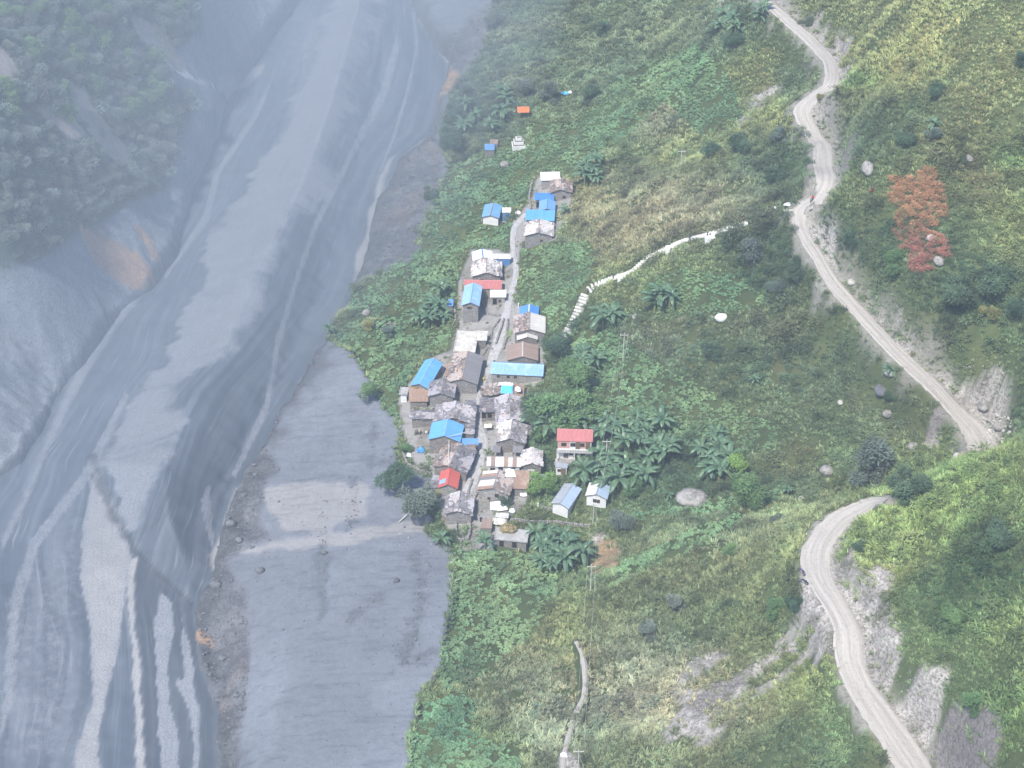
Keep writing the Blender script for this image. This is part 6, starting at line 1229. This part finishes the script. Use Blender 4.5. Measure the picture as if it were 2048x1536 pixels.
    for pts, hg, lb in [([(913, 1050), (912, 1075), (920, 1084), (936, 1082), (941, 1060), (938, 1048)], 1.0, "round ruined stone pen below the lowest slate house"), ([(1008, 640), (1000, 665), (992, 690)], .8, "dark stone wall splitting the paved lane"), ([(1000, 640), (985, 660), (978, 690), (965, 712)], .7, "low stone wall along the lane's left side"), ([(962, 600), (975, 628), (1000, 632)], .6, "low wall round the paved yard beside the tall house"), ([(1016, 640), (1012, 680), (1006, 700)], .7, "low stone wall along the lane's right side"), ([(905, 655), (912, 640), (908, 612)], .9, "stone wall left of the tall blue roofed house"), ([(1020, 1042), (1060, 1046), (1110, 1046), (1180, 1054)], .8, "long low retaining wall at the village foot"), ([(1075, 1013), (1100, 1020), (1135, 1024)], .8, "stone footing below the silver roofed shed"), ([(945, 960), (938, 980), (935, 1000)], .7, "stone edging on the left of the lane's lower end"), ([(985, 935), (962, 975), (945, 1005)], .8, "stone edging on the right of the lane's lower end"), ([(805, 905), (815, 930), (845, 945), (862, 950)], .8, "curved wall holding the yard above the silt"), ([(1062, 420), (1058, 395), (1064, 365)], .7, "low wall left of the topmost blue sheds"), ([(1108, 930), (1140, 932)], 1.0, "stone terrace wall below the red roofed house"), ([(955, 700), (965, 690), (985, 700)], .6, "broken wall in the overgrown plot beside the lane"), ([(962, 442), (1000, 446), (1020, 442)], .6, "terrace edge below the detached blue roofed house"), ([(690, 652), (740, 650), (800, 648)], .35, "thin dark garden wall across the tip field")]:
        wall_line(pts, M_STONE if hg > .4 else M_STONE2, lb, hg)
    p = at(1037, 292); e = empty("stone_shrine", p, .1, "stepped whitewashed stone shrine in the upper field", "shrine")
    for i, (w_, z0, z1, mt) in enumerate(((3.4, -.6, .7, M_WHITE), (3.0, .7, 1.0, M_STONE2), (2.5, 1.0, 1.7, M_WHITE), (2.1, 1.7, 1.95, M_STONE2), (1.5, 1.95, 2.6, M_WHITE), (1.0, 2.6, 2.9, M_STONE3))): box_obj("tier", (-w_ / 2, -w_ * .4, z0), (w_ / 2, w_ * .4, z1), mt, e)
    p = at(1037, 615); V, F = [], []; box(V, F, -.12, -.12, -.3, .12, .12, 1.3); setattrs(mesh_obj("marker_post", V, F, M_WPAINT, loc=p), "short white post beside the deep blue roof", "post")
    p = at(1076, 1016); V, F = [], []; box(V, F, -.12, -.12, -.3, .12, .12, 1.4); setattrs(mesh_obj("marker_post", V, F, M_WPAINT, loc=p), "short white post left of the silver roofed shed", "post")
    for (a, b_, c_, lb) in ((967, 762, M_YEL, "yellow bundle standing in the narrow lane"), (934, 886, M_BLUETARP, "blue drum beside the lower lane"), (1045, 944, M_CYAN, "light blue drum under the striped roof's right end"), (962, 1042, M_CLOTH, "dark sack beside the brown tin sheet")):
        p = at(a, b_); V, F = [], []; tube(V, F, (0, 0, 0), (0, 0, .8), .28, .26, 12); tube(V, F, (0, 0, .8), (0, 0, .84), .30, .30, 12); setattrs(mesh_obj("drum", V, F, c_, loc=p), lb, "drum")
    # cut timber at the roadside end
    e = empty("timber_pile", at(1990, 842), .3, "broken pale planks strewn beside the round boulder", "timber"); rr = random.Random(6)
    for i in range(9): V, F = [], []; x, y = rr.uniform(-1.5, 1.5), rr.uniform(-1.2, 1.2); an = rr.uniform(0, 3); tube(V, F, (x, y, .2), (x + math.cos(an) * 1.3, y + math.sin(an) * 1.3, .4), .07, .06, 5); mesh_obj("plank", V, F, M_ROCKW, e)
    # people and motorcycles
    black, blue_, red_, grey_, white_, purple = (cloth_mat(n_, c) for n_, c in (("black", (.02, .02, .025)), ("navy", (.03, .05, .12)), ("red", (.5, .04, .03)), ("grey", (.18, .18, .2)), ("white", (.7, .7, .7)), ("violet", (.20, .10, .28))))
    def pr(a, b_, *q, **k): return person(at(a, b_), *q, **k)
    pr(1575, 1170, .4, 'stand', black, black, "person all in black standing at the lower road's outer edge"); pr(1341, 508, 1.2, 'walk', black, blue_, "person in dark clothes on the middle landing of the white stairs"); pr(1338, 494, 1.4, 'stand', grey_, black, "person in grey top just above the middle landing")
    pr(1414, 478, 1.0, 'stand', black, grey_, "person in black on the upper landing, left one of the pair"); pr(1419, 474, 2.0, 'stand', white_, black, "person in white top on the upper landing of the stairs"); pr(1379, 483, 1.2, 'walk', blue_, black, "person in navy climbing between the two landings"); pr(1487, 445, 1.0, 'walk', grey_, black, "person at the very top of the white stairs"); pr(1227, 560, 1.2, 'walk', grey_, blue_, "person in grey on the stairs near the lower landing"); pr(1175, 588, .6, 'walk', purple, black, "person with a bundle where the stair flight turns")
    pr(1509, 432, .6, 'stand', blue_, black, "person in navy left of the parked motorcycles"); pr(1543, 430, 2.4, 'stand', black, black, "person in black beside the parked motorcycles"); pr(1549, 424, 2.4, 'stand', white_, grey_, "person in white shirt behind the parked motorcycles")
    motorcycle(at(1536, 432), 1.1, "dark motorcycle parked in the grass by the road bend, left one", M_CLOTH); motorcycle(at(1541, 436), 1.4, "dark motorcycle parked in the grass by the road bend, right one", blue_)
    pm = at(1624, 402); motorcycle(pm, 2.6, "dark motorcycle being ridden on the upper road", M_CLOTH); person(pm, 2.6, 'ride', red_, black, "rider in red jacket on the upper road", z=-.08)
    pr(1741, 390, .5, 'stand', red_, blue_, "person in red top on the grass above the road bend"); pr(1745, 384, .9, 'stand', purple, black, "person in violet behind the one in red"); pr(1929, 330, .3, 'stand', black, black, "person in black at the foot of the slender shelf tree")
    motorcycle(at(1603, 1146), .5, "dark motorcycle leaning on the lower road's outer edge, upper one", purple); motorcycle(at(1606, 1166), .9, "dark motorcycle leaning on the lower road's outer edge, lower one", M_CLOTH)
    pr(972, 742 - 6, .3, 'stand', blue_, black, "person in navy standing in the lane left of the long blue roof"); pr(937, 905 - 4, .3, 'walk', grey_, black, "person in grey walking down the lower lane")
    # power line
    t0_ = pole((1148, 1500), (1156, 1546), "lowest timber power pole beside the trail"); t1_ = pole((1176, 1130), (1181, 1184), "timber power pole at the end of the dry field"); t2_ = pole((1247, 667), (1246, 722), "timber power pole on the slope above the red roofed house"); t3_ = pole((1362, 300), (1361, 340), "power pole on the grassy spur above the white stairs"); t4_ = pole((1438, 0), (1438, 38), "topmost power pole by the upper banana plants")
    tm = pole((1210, 880), (1212, 925), "power pole rising from the banana clump"); tl = pole((1186, 1012), (1186, 1046), "slim power pole in front of the small white house", arm=1.2)
    cables(t0_, t1_, "between the lowest pole and the dry field pole"); cables(t1_, tl, "from the dry field pole to the small white house", .6); cables(tl, tm, "from the small white house to the banana clump pole", .5); cables(tm, t2_, "between the banana clump pole and the slope pole", 1); cables(t2_, t3_, "crossing the white stairs up to the spur pole", 2)
M_CREAM_ = plain("cream_board", (.80, .76, .58), .7, .1)
M_STEP = plain("worn_white_concrete", (.70, .69, .66), .85, .2, 2.5, c3=(.48, .47, .44))
village(); steps(); small_things()
all_trees(); bananas(); plants(); red_plants()
HAZE = .0003
# ------------------------------------------------------------------ the air
bpy.ops.mesh.primitive_cube_add(size=1); hz = bpy.context.object; hz.name = "haze"
x0, x1, y0, y1 = GX[0] - 20, GX[-1] + 20, GY[0] - 20, GY[-1] + 20; z0 = -23; z1 = max(CAM_H, float(TZ.max())) + 14
hz.scale = (x1 - x0, y1 - y0, z1 - z0); hz.location = ((x0 + x1) / 2, (y0 + y1) / 2, (z0 + z1) / 2)
m = bpy.data.materials.new("haze_air"); m.use_nodes = True; t = m.node_tree; t.nodes.remove(t.nodes["Principled BSDF"])
pv = t.nodes.new("ShaderNodeVolumePrincipled"); pv.inputs["Color"].default_value = (.74, .86, 1, 1); pv.inputs["Density"].default_value = HAZE; pv.inputs["Anisotropy"].default_value = 0
t.links.new(pv.outputs[0], t.nodes["Material Output"].inputs["Volume"]); hz.data.materials.append(m)
hz["kind"] = "stuff"; hz["label"] = "pale blue haze filling the valley air"

# dust hanging over the river and the far valley side: one even, closed body of air
bpy.ops.mesh.primitive_ico_sphere_add(subdivisions=5, radius=1); dc = bpy.context.object; dc.name = "dust_cloud"
dc.scale = (175, 260, 105); dc.location = (-160, 470, 8); dc.rotation_euler = (0, 0, math.radians(-14))
m = bpy.data.materials.new("dust_air"); m.use_nodes = True; t = m.node_tree; t.nodes.remove(t.nodes["Principled BSDF"])
pv = t.nodes.new("ShaderNodeVolumePrincipled"); pv.inputs["Color"].default_value = (.78, .88, 1, 1); pv.inputs["Density"].default_value = .0038
t.links.new(pv.outputs[0], t.nodes["Material Output"].inputs["Volume"]); dc.data.materials.append(m)
for p in dc.data.polygons: p.use_smooth = True
dc["kind"] = "stuff"; dc["label"] = "pale dust hanging over the river and the far valley side"
